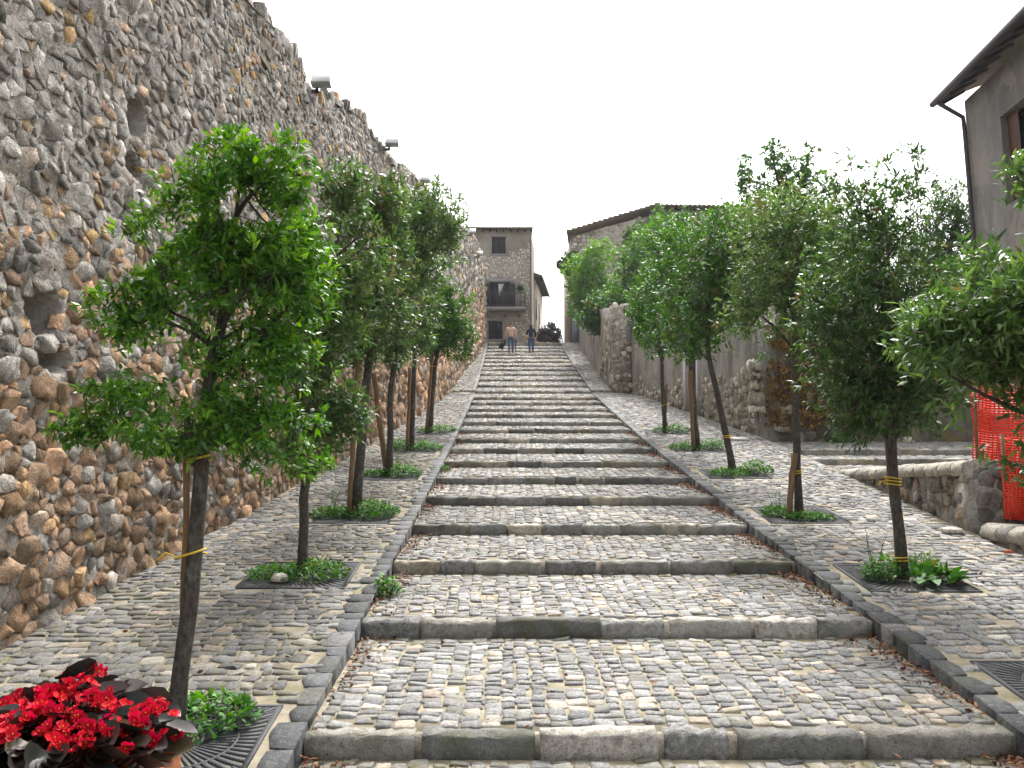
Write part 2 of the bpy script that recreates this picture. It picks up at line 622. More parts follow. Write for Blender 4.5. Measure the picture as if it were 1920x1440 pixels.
M['shutter'] = simple_mat('shutter_paint', (0.035, 0.03, 0.035), 0.6, 10, 0.3, 0.2)
M['frame_stone'] = simple_mat('window_surround', (0.30, 0.29, 0.28), 0.8, 10, 0.2, 0.2)
M['tile_roof'] = simple_mat('roof_tile', (0.19, 0.135, 0.095), 0.9, 3, 0.4, 0.5, 0.02, col2=(0.13, 0.12, 0.06), c2lo=0.42, c2hi=0.6)
M['lens'] = simple_mat('lens_glass', (0.26, 0.28, 0.28), 0.5, 6, 0.1, 0.0)
M['wood_dark'] = simple_mat('dark_timber', (0.032, 0.028, 0.032), 0.8, 8, 0.3, 0.3, stretch=(1, 0.2, 1))
M['door_wood'] = simple_mat('door_wood', (0.075, 0.03, 0.016), 0.7, 12, 0.4, 0.4, stretch=(1, 1, 0.15))
M['pipe'] = simple_mat('downpipe_metal', (0.07, 0.06, 0.065), 0.5, 8, 0.2, 0.1, metal=0.4)
M['grey_metal'] = simple_mat('grey_sheet', (0.22, 0.24, 0.27), 0.5, 4, 0.2, 0.1)
M['terracotta'] = simple_mat('terracotta', (0.42, 0.15, 0.075), 0.8, 14, 0.2, 0.3)
M['curtain'] = simple_mat('curtain', (0.7, 0.66, 0.58), 0.9, 5, 0.1, 0.1)
M['orange_net'] = simple_mat('orange_plastic', (0.85, 0.05, 0.012), 0.45, 10, 0.12, 0.0)
M['ground'] = simple_mat('earth_ground', (0.16, 0.14, 0.10), 0.95, 0.6, 0.4, 0.5, 0.05)
M['slab'] = simple_mat('pale_slab', (0.50, 0.49, 0.46), 0.85, 9, 0.15, 0.3)
M['brick'] = simple_mat('brick_red', (0.45, 0.13, 0.06), 0.85, 20, 0.25, 0.4)


def leaf_mat(name, stops, brown=(0.14, 0.07, 0.03), rough=0.42, trans=0.3, spec=0.5):
    m, nt, bs, out = new_mat(name)
    b = NB(nt)
    r, g, z = b.tint()
    c = b.ramp(r, stops)
    c = b.mix(c, brown, g)
    b.l(c, bs.inputs['Base Color'])
    bs.inputs['Roughness'].default_value = rough
    bs.inputs['Specular IOR Level'].default_value = spec
    tr = b.node('ShaderNodeBsdfTranslucent')
    hs = b.node('ShaderNodeHueSaturation')
    hs.inputs['Value'].default_value = 1.6
    hs.inputs['Saturation'].default_value = 1.15
    hs.inputs['Hue'].default_value = 0.485
    b.l(c, hs.inputs['Color'])
    b.l(hs.outputs[0], tr.inputs['Color'])
    mx = b.node('ShaderNodeMixShader')
    mx.inputs[0].default_value = trans
    b.l(bs.outputs[0], mx.inputs[1])
    b.l(tr.outputs[0], mx.inputs[2])
    b.l(mx.outputs[0], out.inputs['Surface'])
    return m


M['leaf_bright'] = leaf_mat('leaf_bright', [(0.0, (0.014, 0.05, 0.006)), (0.5, (0.045, 0.16, 0.010)), (1.0, (0.13, 0.30, 0.018))])
M['leaf_dark'] = leaf_mat('leaf_dark', [(0.0, (0.014, 0.040, 0.010)), (0.5, (0.048, 0.112, 0.024)), (1.0, (0.125, 0.215, 0.055))], trans=0.33)
M['leaf_weed'] = leaf_mat('leaf_weed', [(0.0, (0.010, 0.05, 0.005)), (0.5, (0.032, 0.135, 0.009)), (1.0, (0.09, 0.26, 0.02))], rough=0.6, trans=0.3)
M['leaf_ivy'] = leaf_mat('leaf_ivy', [(0.0, (0.014, 0.052, 0.008)), (0.5, (0.05, 0.16, 0.016)), (1.0, (0.15, 0.31, 0.035))], rough=0.5, trans=0.3)
M['leaf_dry'] = leaf_mat('leaf_dry', [(0.0, (0.05, 0.035, 0.018)), (0.5, (0.22, 0.12, 0.025)), (1.0, (0.48, 0.26, 0.04))], rough=0.8, trans=0.15, spec=0.2)
M['leaf_litter'] = leaf_mat('leaf_litter', [(0.0, (0.05, 0.025, 0.018)), (0.5, (0.13, 0.055, 0.03)), (1.0, (0.28, 0.14, 0.07))], rough=0.85, trans=0.05, spec=0.2)
M['leaf_purple'] = leaf_mat('leaf_purple', [(0.0, (0.018, 0.014, 0.018)), (1.0, (0.075, 0.045, 0.055))], rough=0.6, trans=0.1)
M['begonia_leaf'] = leaf_mat('begonia_leaf', [(0.0, (0.010, 0.014, 0.010)), (0.6, (0.030, 0.014, 0.014)), (1.0, (0.05, 0.04, 0.02))], rough=0.42, trans=0.04, spec=0.35)
M['begonia_petal'] = leaf_mat('begonia_petal', [(0.0, (0.30, 0.002, 0.008)), (1.0, (0.62, 0.008, 0.016))], rough=0.6, trans=0.2, spec=0.15)
M['flower_heart'] = simple_mat('flower_heart', (0.60, 0.12, 0.02), 0.8, 30, 0.2, 0.0)

# ------------------------------------------------------------------ the slope
YN = np.array([6.4, 8.87, 11.2, 13.45, 15.6, 17.75, 19.95, 22.1, 24.15, 26.1, 28.0, 30.0, 32.1, 34.25, 36.4, 38.6, 40.8, 43.0, 45.2, 47.3, 49.4, 51.4, 53.4, 55.3, 57.2, 59.0, 60.8])
PY = [1378, 1165, 1053, 984, 932, 895, 865, 840.5, 822, 804.5, 791, 777, 766, 754.5, 745, 733, 722, 711, 701, 692, 684.5, 677, 670, 664, 657.5, 651.5, 642.5]
ZN = np.array([at(1000, p, y)[2] for p, y in zip(PY, YN)])
RH = np.interp(YN, [6, 12, 25, 60], [0.152, 0.145, 0.125, 0.095])
RH[-1] = 0.22
NS = len(YN)
XL, XR = -1.376, 3.424                        # stairway between these two kerbs
ryp = [-6.0, 0.0, 5.0] + list(YN[:15]) + [38.59] + list(YN[15:]) + [90.0]
rzp = [ZN[0] - 0.62, ZN[0] - 0.55, ZN[0] - 0.21] + list(ZN[:15]) + [ZN[15] - 0.13] + list(ZN[15:]) + [ZN[-1] + 0.6]


def ramp_z(Y):
    return np.interp(Y, ryp, rzp) + 0.03


WY = [-6, 0, 7.9, 14.2, 24.9, 34.4, 56.8, 64]
WX = [-5.0, -4.75, -4.33, -3.95, -3.2, -2.66, -1.78, -1.5]


def wall_x(Y):
    return np.interp(Y, WY, WX)


def right_x(Y):
    return np.interp(Y, [-6, 9, 12.9, 18, 24.3, 38.58, 38.6, 61, 70], [6.2, 6.2, 6.32, 6.5, 6.55, 5.1, 4.26, 4.6, 4.8])


TREES_L = [(-2.19, 6.25), (-2.30, 10.5), (-2.28, 14.0), (-2.26, 17.8), (-2.24, 21.6), (-2.12, 25.2)]
TREES_R = [(4.33, 7.15), (4.33, 10.35), (4.33, 14.0), (4.33, 18.0), (4.38, 21.7), (4.22, 25.2)]
GRATE = 0.58


def off_grates(p, trees, m=0.03):
    k = np.ones(len(p), dtype=bool)
    for x, y in trees:
        k &= ~((np.abs(p[:, 0] - x) < GRATE + m) & (np.abs(p[:, 1] - y) < GRATE + m))
    return k


def strip_sheet(name, mat, Ys, xa, xb, zf, parent=None, nx=3, skip=None, kind=None):
    """a sheet that follows the slope"""
    V, F = [], []
    for Y in Ys:
        for t in np.linspace(0, 1, nx):
            V.append((xa(Y) + (xb(Y) - xa(Y)) * t, Y, zf(Y)))
    for i in range(len(Ys) - 1):
        for j in range(nx - 1):
            a = i * nx + j
            F.append((a, a + 1, a + 1 + nx, a + nx))
    o = add(name, V, [np.array(F)], mat, parent, smooth=False)
    if kind:
        o['kind'] = kind
    return o


# ground reaching the horizon, well under the paving
MB().box((-900, -300, -1.4), (900, 1800, -1.35)).build('ground', M['ground'])
tag(bpy.data.objects['ground'], kind='structure')
# hill under the street so that nothing stands on air
hV, hF = [], []
hy = [-6, 0, 6.3, 20, 38, 61, 80, 140]
hz = [float(ramp_z(v)) - 0.5 for v in hy[:6]] + [float(ZN[-1]) - 0.3, 1.0]
for y, z in zip(hy, hz):
    for x, dz in ((-60, -1.0), (-9, 0), (0, 0), (6.2, 0), (30, -0.3), (70, -1.5)):
        hV.append((x, y, max(z + dz - (0.4 if 10 < y < 30 and x > 6 else 0), -1.3)))
hF = [(i * 6 + j, i * 6 + j + 1, i * 6 + j + 7, i * 6 + j + 6) for i in range(7) for j in range(5)]
tag(add('terrain', hV, [np.array(hF)], M['ground'], smooth=True), kind='structure')

# ------------------------------------------------------------------ stairway
stair = tag(empty('stairway', (1.0, 6.4, ZN[0] - RH[0])), kind='structure')


def tread_line(i):
    """(Y0, z0, Y1, z1) of the paving behind the nosing of step i (-1: the landing at the foot)"""
    if i < 0:
        return (-3.0, ZN[0] - RH[0] - 0.40, YN[0], ZN[0] - RH[0])
    if i == NS - 1:
        return (YN[i], ZN[i], 92.0, ZN[i] + 0.35)
    return (YN[i], ZN[i], YN[i + 1], ZN[i + 1] - RH[i + 1])


def tread_z(Y):
    i = int(np.searchsorted(YN, Y, side='right')) - 1
    a, za, b, zb = tread_line(i)
    return za + (zb - za) * (Y - a) / (b - a)


steps = []
for i in range(-1, NS):
    a, za, b, zb = tread_line(i)
    wL, wR = (XL, XR) if i < NS - 1 else (-6.0, 12.0)
    bed = -0.012
    ys = np.linspace(a, b, 6)
    V = []
    for q in ys:
        z = za + (zb - za) * (q - a) / (b - a) + bed
        V += [(wL, q + (0.085 if q == a else 0), z), (wR, q + (0.085 if q == a else 0), z)]
    V += [(wL, a + 0.085, za - 0.8), (wR, a + 0.085, za - 0.8)]
    n = len(V)
    F = [(2 * k, 2 * k + 1, 2 * k + 3, 2 * k + 2) for k in range(5)] + [(n - 2, n - 1, 1, 0)]
    o = add('step' if i >= 0 else 'foot_paving', V, [np.array(F)], M['sand_joint'], stair, smooth=False)
    steps.append(o)


def rough_bar(x0, x1, y0, y1, z0, z1, nseg, jit, r=0.02):
    """a hewn bar lying along X, front towards -Y, worn upper edge"""
    prof = [(y1, z0), (y0, z0), (y0 - 0.002, z0 + (z1 - z0) * 0.5), (y0, z1 - r), (y0 + r * 0.4, z1 - r * 0.35), (y0 + r * 1.2, z1), (y1, z1)]
    k = len(prof)
    xs = np.linspace(x0, x1, nseg + 1)
    V = np.zeros((nseg + 1, k, 3))
    V[:, :, 0] = xs[:, None]
    V[:, :, 1] = np.array([p[0] for p in prof])[None]
    V[:, :, 2] = np.array([p[1] for p in prof])[None]
    J = rng.normal(0, jit, V.shape)
    J[:, 0] *= 0.2
    J[:, :, 0] *= 0.6
    J[0, :, 0] = rng.normal(0, jit * 0.6)
    J[-1, :, 0] = rng.normal(0, jit * 0.6)
    V += J
    V = V.reshape(-1, 3)
    f4 = [(s * k + j, s * k + (j + 1) % k, (s + 1) * k + (j + 1) % k, (s + 1) * k + j) for s in range(nseg) for j in range(k)]
    f3 = [(0, j + 1, j) for j in range(1, k - 1)] + [(nseg * k, nseg * k + j, nseg * k + j + 1) for j in range(1, k - 1)]
    return V, [np.array(f3), np.array(f4)]


for i in range(NS):
    x = XL + 0.012
    far = i > 11
    z1, z0 = ZN[i], ZN[i] - RH[i] - 0.06
    # pale mortar bed seen in the joints, a little behind the stones
    MB().box((XL + 0.006, YN[i] + 0.032, z0), (XR - 0.006, YN[i] + 0.14, z1 - 0.01)).build('joint_bed', M['pale_mortar'], steps[i + 1])
    while x < XR - 0.05:
        L = rng.uniform(0.42, 1.0) if not far else rng.uniform(0.3, 0.75)
        if XR - 0.012 - (x + L) < 0.25:
            L = XR - 0.012 - x
        g = rng.uniform(0.012, 0.055)
        r1 = rng.uniform(0, 1) ** 1.6
        if far:
            r1 = rng.uniform(0.35, 1.0)
        d = rng.uniform(0.15, 0.2)
        dz = rng.normal(0, 0.006)
        V, fs = rough_bar(x, min(x + L - g, XR - 0.012), YN[i] + rng.normal(0, 0.008), YN[i] + d, z0, z1 + dz + 0.004, 9 if i < 4 else (5 if not far else 3), 0.009 if not far else 0.011, 0.035)
        add('riser_stone', V, fs, M['riser'], steps[i + 1], np.tile([r1, rng.uniform(0.25, 1), rng.uniform(0, 0.75) * (1 if not far else 0.9)], (len(V), 1)))
        x += L

# cobbles on the treads: bands run up the slope
cp, ci, P = [], [], []
for i in range(-1, NS - 1):
    a, za, b, zb = tread_line(i)
    far = a > 36
    a0 = max(a, 4.2) + (0.17 if i >= 0 else 0)
    du, dv = (0.132, 0.118) if not far else (0.17, 0.15)
    p, po = setts(XL + 0.03, XR - 0.03, a0, b - 0.02, du, dv, vary=0.42, gap=0.013, jit=0.10, rot=0.09, cut=0.2)
    p[:, 0] += 0.03 * smooth_noise(p[:, 1] * 0.5, p[:, 0] * 0.4, 2.1, i + 40)
    p += rng.normal(0, 0.009, p.shape)
    k = (p[:, 0] > XL + 0.05) & (p[:, 0] < XR - 0.05) & (rng.random(len(p)) > 0.015)
    cp.append(p[k])
    P.append(po[k])
    ci.append(np.full(k.sum(), i))
cp, ci, P = np.concatenate(cp), np.concatenate(ci), np.concatenate(P)
H = rng.uniform(0.001, 0.010, len(cp))
V, f3, f4 = stone_arrays(cp, P, H + 0.012, depth=0.012, rings=3, rough=0.13, tilt=0.06, top=0.9)
tz = np.zeros(V.shape[:2])
for i in range(-1, NS - 1):
    a, za, b, zb = tread_line(i)
    k = ci == i
    tz[k] = za + (zb - za) * (V[k][:, :, 1] - a) / (b - a)
W = np.stack([V[:, :, 0], V[:, :, 1], tz - 0.014 + V[:, :, 2]], -1)
sel = np.clip(rng.beta(2.2, 2.2, len(cp)) * 0.95, 0, 0.84)
warm = rng.random(len(cp)) < 0.11
sel[warm] = rng.uniform(0.86, 1.0, warm.sum())
tint = np.stack([sel, rng.uniform(0.4, 0.75, len(cp)), rng.uniform(0, 0.7, len(cp)) ** 2], -1)
foot_d = np.array([tread_line(i_)[2] - y_ for i_, y_ in zip(ci, cp[:, 1])])
tint[:, 1] = np.clip(tint[:, 1] + 0.16 * smooth_noise(cp[:, 0], cp[:, 1] * 0.7, 1.3, 77) + 0.10 * np.exp(-((cp[:, 0] - 1.1) / 1.0) ** 2), 0, 1)
tint[:, 2] = np.clip(tint[:, 2] + 0.9 * np.exp(-foot_d / 0.16) + 0.5 * np.exp(-(cp[:, 0] - XL) / 0.2) + 0.5 * np.exp(-(XR - cp[:, 0]) / 0.2) + 0.35 * np.maximum(smooth_noise(cp[:, 0], cp[:, 1], 0.9, 78), 0), 0, 1)
single = biggest_in_view(W.mean(1), np.full(len(cp), 0.13), 300)
split_pieces('cobble', 'cobbles', W, f3, f4, M['cobble'], stair, tint, single)

# ------------------------------------------------------------------ side ramps
def make_ramp(name, xa, xb, kerb_x, side, trees, y1, seed):
    root = tag(empty(name, (kerb_x, 6.4, float(ramp_z(6.4)))), kind='structure')
    Ys = np.unique(np.concatenate([np.arange(-5, y1, 0.6), [38.58, 38.62], [y1]]))
    # bed with real holes under the grates: split into pieces in X at the grate edges
    gx0, gx1 = min(t[0] for t in trees) - 0.56, max(t[0] for t in trees) + 0.56
    strip_sheet('paving_bed', M['ramp_joint'], Ys, xa, xb, lambda Y: float(ramp_z(Y)) - 0.012, root, nx=7)
    # kerb of dark basalt blocks beside the steps
    y = 3.0
    inner = kerb_x
    n = 0
    while y < y1 - 0.1:
        L = rng.uniform(0.2, 0.42) * (1.0 if y < 30 else 1.3)
        wd = rng.uniform(0.15, 0.27)
        a, b = y + 0.004, y + L - 0.004
        if a < 38.6 < b:
            b = 38.58
            L = b - y + 0.02
        s = side
        # outline (u across away from the stairs, v along)
        poly = np.array([(0.0, a), (0.0, b), (wd * rng.uniform(0.7, 0.98), b - rng.uniform(0, 0.03)), (wd, (a + b) / 2 + rng.uniform(-0.06, 0.06)), (wd * rng.uniform(0.7, 0.98), a + rng.uniform(0, 0.03))])
        poly[:, 0] = inner + s * (poly[:, 0] + rng.normal(0, 0.006))
        c = poly.mean(0)
        zt = ramp_z(poly[:, 1]) + 0.002 + rng.normal(0, 0.003)
        top_in = c + (poly - c) * 0.965
        zti = ramp_z(top_in[:, 1]) + 0.005 + rng.normal(0, 0.002, 5)
        V = np.vstack([np.c_[poly, zt - 0.27], np.c_[poly, zt - 0.004], np.c_[top_in, zti], [[c[0], c[1], float(ramp_z(c[1])) + 0.006]]])
        j = np.arange(5)
        jn = (j + 1) % 5
        F4 = np.concatenate([np.stack([r * 5 + j, r * 5 + jn, r * 5 + 5 + jn, r * 5 + 5 + j], -1) for r in range(2)])
        F3 = np.stack([10 + j, 10 + jn, np.full(5, 15)], -1)
        if side > 0:
            F4 = F4[:, ::-1]
            F3 = F3[:, ::-1]
        add('kerb_stone', V, [F3, F4], M['basalt'], root, np.tile([rng.uniform(0, 1), rng.uniform(0.3, 1.0), rng.uniform(0, 0.3)], (len(V), 1)), smooth=False)
        y += L
        n += 1
    # cobbles
    lo = min(float(xa(v)) for v in np.linspace(0, y1, 80)) - 0.1
    hi = max(float(xb(v)) for v in np.linspace(0, y1, 80)) + 0.1
    p1, o1 = setts(3.6, 34, lo, hi, 0.135, 0.155, vary=0.45, gap=0.016, rot=0.16, jit=0.13, cut=0.26)
    p2, o2 = setts(34, y1, lo, hi, 0.18, 0.21, vary=0.3, gap=0.026, rot=0.1, jit=0.1)
    p, po = np.concatenate([p1, p2])[:, ::-1].copy(), np.concatenate([o1, o2])[:, ::-1, ::-1].copy()
    p[:, 1] += 0.05 * smooth_noise(p[:, 0], p[:, 1] * 0.5, 1.6, seed + 60)
    p += rng.normal(0, 0.008, p.shape)
    XA, XB = xa(p[:, 1]), xb(p[:, 1])
    kd = 0.20 + 0.03 * np.sin(p[:, 1] * 9)
    if side < 0:
        k = (p[:, 0] > XA + 0.10) & (p[:, 0] < kerb_x - kd)
    else:
        k = (p[:, 0] < XB - 0.08) & (p[:, 0] > kerb_x + kd)
    k &= off_grates(p, trees, 0.05) & (rng.random(len(p)) > 0.02)
    k &= np.abs(p[:, 1] - 38.55) > 0.07
    p, P = p[k], po[k]
    H = rng.uniform(0.0, 0.010, len(p))
    V, f3, f4 = stone_arrays(p, P, H + 0.012, depth=0.01, rings=3, rough=0.15, tilt=0.06, top=0.9)
    W = np.stack([V[:, :, 0], V[:, :, 1], ramp_z(V[:, :, 1]) - 0.014 + V[:, :, 2]], -1)
    sel = np.clip(rng.beta(2.0, 2.0, len(p)) * 0.95, 0, 0.84)
    warm = rng.random(len(p)) < 0.14
    sel[warm] = rng.uniform(0.85, 1.0, warm.sum())
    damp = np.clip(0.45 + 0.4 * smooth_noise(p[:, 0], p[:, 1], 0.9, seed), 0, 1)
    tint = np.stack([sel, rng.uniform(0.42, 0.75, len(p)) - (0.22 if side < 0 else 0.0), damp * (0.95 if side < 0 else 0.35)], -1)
    single = biggest_in_view(W.mean(1), np.full(len(p), 0.13), 300)
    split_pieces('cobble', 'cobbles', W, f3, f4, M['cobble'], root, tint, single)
    # low riser across the ramp
    xs0, xs1 = float(xa(38.6)), float(xb(38.6))
    lo, hi = (xs0, kerb_x - 0.02) if side < 0 else (kerb_x + 0.02, xs1 + 0.8)
    x = lo
    while x < hi - 0.1:
        L = min(rng.uniform(0.4, 0.7), hi - x)
        V, fs = rough_bar(x, x + L - 0.02, 38.6, 38.78, ZN[15] - 0.2, ZN[15] + 0.035, 3, 0.008)
        add('riser_stone', V, fs, M['riser'], root, np.tile([rng.uniform(0.4, 1), rng.uniform(0.4, 1), 0.8], (len(V), 1)))
        x += L
    return root


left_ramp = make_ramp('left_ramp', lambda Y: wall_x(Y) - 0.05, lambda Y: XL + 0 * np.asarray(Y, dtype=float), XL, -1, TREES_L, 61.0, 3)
right_ramp = make_ramp('right_ramp', lambda Y: XR + 0 * np.asarray(Y, dtype=float), lambda Y: right_x(Y), XR, 1, TREES_R, 61.0, 5)

# ------------------------------------------------------------------ old town wall on the left
def on_wall(px, py):
    """where the sight line of a pixel meets the wall's plane"""
    ys = np.linspace(2.5, 63, 1200)
    d = np.array([at(px, py, y) for y in ys[::12]])
    x = np.interp(ys, ys[::12], d[:, 0])
    i = int(np.argmin(np.abs(x - wall_x(ys))))
    return ys[i], float(np.interp(ys[i], ys[::12], d[:, 2]))


crest = [(468, -10), (480, 0), (515, 35), (545, 70), (572, 110), (581, 178), (628, 182), (660, 200), (690, 222), (712, 262), (728, 282), (752, 312), (786, 330), (806, 362), (826, 385), (848, 402), (860, 418), (878, 432), (892, 440)]
cr = np.array([on_wall(*c) for c in crest])
CRY = np.concatenate([[-6, 4, 8, 12], cr[:, 0], [64]])
CRZ = np.concatenate([[cr[0, 1] - 0.5, cr[0, 1] - 0.3, cr[0, 1] + 0.1, cr[0, 1] + 0.2], cr[:, 1], [cr[-1, 1] + 0.2]])
o_ = np.argsort(CRY)
CRY, CRZ = CRY[o_], CRZ[o_]


def wall_top(Y):
    return np.interp(Y, CRY, CRZ)


def batter(Y, z):
    return wall_x(Y) - 0.03 * np.maximum(z - ramp_z(Y), 0) * 0.5


wall = tag(empty('town_wall', (float(wall_x(12)), 12.0, float(ramp_z(12)))), 'tall rough rubble stone town wall rising along the left ramp', 'wall')
hole_px = [(90, 582, 0.25, 0.24, 2.4), (272, 222, 0.22, 0.26, 2.2), (260, 312, 0.2, 0.12, 0.6), (100, 672, 0.28, 0.12, 0.4)]
holes = []
for hx, hy_, ru, rv, dp in hole_px:
    y, z = on_wall(hx, hy_)
    holes.append((y, z, ru, rv, dp))
plas = [on_wall(115, 430) + (0.32, 0.55), on_wall(350, 520) + (0.5, 0.5), on_wall(40, 360) + (0.2, 0.4)]


def in_holes(y, z, grow=1.0):
    k = np.zeros(np.shape(y), dtype=bool)
    for a, b, ru, rv, _ in holes:
        k |= ((y - a) / (ru * grow)) ** 2 + ((z - b) / (rv * grow)) ** 2 < 1
    return k


def wall_rough(y, z):
    return 0.035 * smooth_noise(y, z, 1.6, 11) + 0.025 * smooth_noise(y, z, 5.0, 12) + 0.06 * smooth_noise(y, z, 0.45, 13)


# core of the wall: rough front with cavities, back, top
gy = np.concatenate([np.arange(1.5, 5, 0.12), np.arange(5, 13, 0.045), np.arange(13, 20, 0.12), np.arange(20, 63.5, 0.35)])
nz = 180
V = np.zeros((len(gy), nz, 3))
t = np.linspace(0, 1, nz)
for i, y in enumerate(gy):
    zb, zt = float(ramp_z(y)) - 0.3, float(wall_top(y)) - 0.06
    z = zb + (zt - zb) * t
    V[i, :, 0] = batter(y, z) + wall_rough(y, z) + rng.normal(0, 0.008, nz)
    V[i, :, 1] = y
    V[i, :, 2] = z
    for a, b, ru, rv, dp in holes:
        q = ((y - a) / ru) ** 2 + ((z - b) / rv) ** 2
        V[i, :, 0] -= dp * np.clip(3.5 * (1 - q), 0, 1)
a = (np.arange(len(gy) - 1)[:, None] * nz + np.arange(nz - 1)[None, :])
f4 = np.stack([a, a + nz, a + nz + 1, a + 1], -1).reshape(-1, 4)
add('wall_core', V.reshape(-1, 3), [f4], M['mortar'], wall)
bV, bF = [], []
gy2 = np.arange(1.5, 64, 0.8)
for i, y in enumerate(gy2):
    zt = float(wall_top(y)) - 0.05
    xf = float(batter(y, zt)) + 0.02
    bV += [(xf, y, zt), (xf - 2.7, y, zt + 0.05 * math.sin(y * 3)), (xf - 2.8, y, float(ramp_z(y)) - 1.2)]
    if i:
        q = 3 * i
        bF += [(q - 3, q, q + 1, q - 2), (q - 2, q + 1, q + 2, q - 1)]
add('wall_back', bV, [np.array(bF)[:, ::-1]], M['mortar'], wall)
# far and near ends closed
for ye, nm in ((1.5, 1), (63.4, 0)):
    zt, zb = float(wall_top(ye)) - 0.05, float(ramp_z(ye)) - 1.0
    xf = float(batter(ye, zt))
    MB().box((xf - 2.8, ye - 0.02, zb), (xf + 0.02, ye + 0.02, zt)).build('wall_end', M['mortar'], wall)

pts = []
# big stones near the foot, smaller ones above, coarser ones far away
def near_ok(c, r):
    h = c[:, 1]
    e = 2.6 + 0.7 * smooth_noise(c[:, 0], h, 0.8, 2)
    p = np.where(h < e, 1.0, 0.10 if r > 0.13 else (0.35 if r > 0.09 else 1.0))
    return (rng.random(len(c)) < p) & (h < wall_top(c[:, 0]) - ramp_z(c[:, 0]))


w1, r1 = rubble_points(1.6, 26, 0.0, 9.0, [0.14, 0.11, 0.083, 0.062, 0.042], [700, 3500, 9000, 16000, 20000], inside=near_ok)
w2, r2 = rubble_points(26, 63.2, 0.0, 9.5, [0.2, 0.15, 0.11], [1500, 5000, 9000], inside=lambda c, r: c[:, 1] < wall_top(c[:, 0]) - ramp_z(c[:, 0]))
wp, wr = np.concatenate([w1, w2]), np.concatenate([r1, r2])
wp[:, 1] += ramp_z(wp[:, 0])
keep = wp[:, 1] < wall_top(wp[:, 0]) - 0.05 + rng.uniform(-0.1, 0.08, len(wp))
wp, wr = wp[keep], wr[keep]
hh = wp[:, 1] - ramp_z(wp[:, 0])
rel = np.clip((hh - 2.2) / 1.5, 0, 1)
P = cell_polys(wp, n=10, gap=0.006, rmax=0.24, sx=1.2, sy=0.85, rad=wr, K=22)
keep = ~in_holes(wp[:, 0], wp[:, 1], 1.08)
P, wp, wr, hh, rel = P[keep], wp[keep], wr[keep], hh[keep], rel[keep]
P *= (1 - rng.uniform(0.0, 0.07, (len(wp), 1, 1)) * rel[:, None, None]) * (1 + rng.normal(0, 0.03, (len(wp), 10, 1)))
H = (0.006 + wr * rng.uniform(0.05, 0.30, len(wp))) * (1 - 0.35 * rel)
for a, b, su, sv in plas:
    g = ((wp[:, 0] - a) / su) ** 2 + ((wp[:, 1] - b) / sv) ** 2 < 1
    H[g] *= 0.25
V, f3, f4 = stone_arrays(wp, P, H, depth=0.06, rings=3, rough=0.26, tilt=0.18, top=0.9)
W = np.stack([batter(V[:, :, 0], V[:, :, 1]) + wall_rough(V[:, :, 0], V[:, :, 1]) + V[:, :, 2], V[:, :, 0], V[:, :, 1]], -1)
S = len(wp)
u = rng.random(S)
colr = np.where(u < 0.8, rng.uniform(0.5, 0.80, S), rng.uniform(0.2, 0.5, S))         # foot: rust brown
ug = rng.random(S)
colg = np.where(ug < 0.88, rng.uniform(0.08, 0.48, S), np.where(ug < 0.95, rng.uniform(0.8, 0.9, S), rng.uniform(0.5, 0.6, S)))
colr = np.where(rng.random(S) < np.clip((hh - 1.9) / 2.8, 0, 0.92) + 0.06, colg, colr)
far_red = (wp[:, 0] > 14) & (hh < 4) & (rng.random(S) < 0.5)
colr[far_red] = rng.uniform(0.52, 0.74, far_red.sum())
tint = np.stack([colr, rng.uniform(0.15, 1.0, S), rng.uniform(0, 0.8, S)], -1)
sz = np.linalg.norm(P, axis=-1).mean(1)
single = biggest_in_view(W.mean(1), sz, 300)
split_pieces('stone', 'stones', W, f3, f4, M['rubble'], wall, tint, single)
# loose stones along the crest break the outline
n = 260
cy = np.sort(rng.uniform(9, 63, n))
cpz = wall_top(cy) - 0.03
pp = np.stack([cy, np.zeros(n)], -1)
PP = rng.uniform(0.09, 0.24, (n, 1, 1)) * np.stack([np.cos(np.linspace(0, 2 * np.pi, 9, endpoint=False)), np.sin(np.linspace(0, 2 * np.pi, 9, endpoint=False))], -1)[None] * rng.uniform(0.7, 1.25, (n, 9, 1))
V, f3, f4 = stone_arrays(pp, PP, rng.uniform(0.06, 0.2, n), depth=0.1, rings=3, rough=0.25, tilt=0.3, top=0.7)
W = np.stack([batter(cy, cpz)[:, None] - 0.12 + V[:, :, 1] - rng.uniform(0, 0.3, (n, 1)), V[:, :, 0], cpz[:, None] + V[:, :, 2]], -1)
tint = np.stack([rng.uniform(0.1, 0.48, n), rng.uniform(0.3, 1, n), rng.uniform(0, 0.9, n)], -1)
split_pieces('crest_stone', 'crest_stones', W, f3[:, ::-1], f4[:, ::-1], M['rubble'], wall, tint, biggest_in_view(W.mean(1), np.full(n, 0.2), 60))

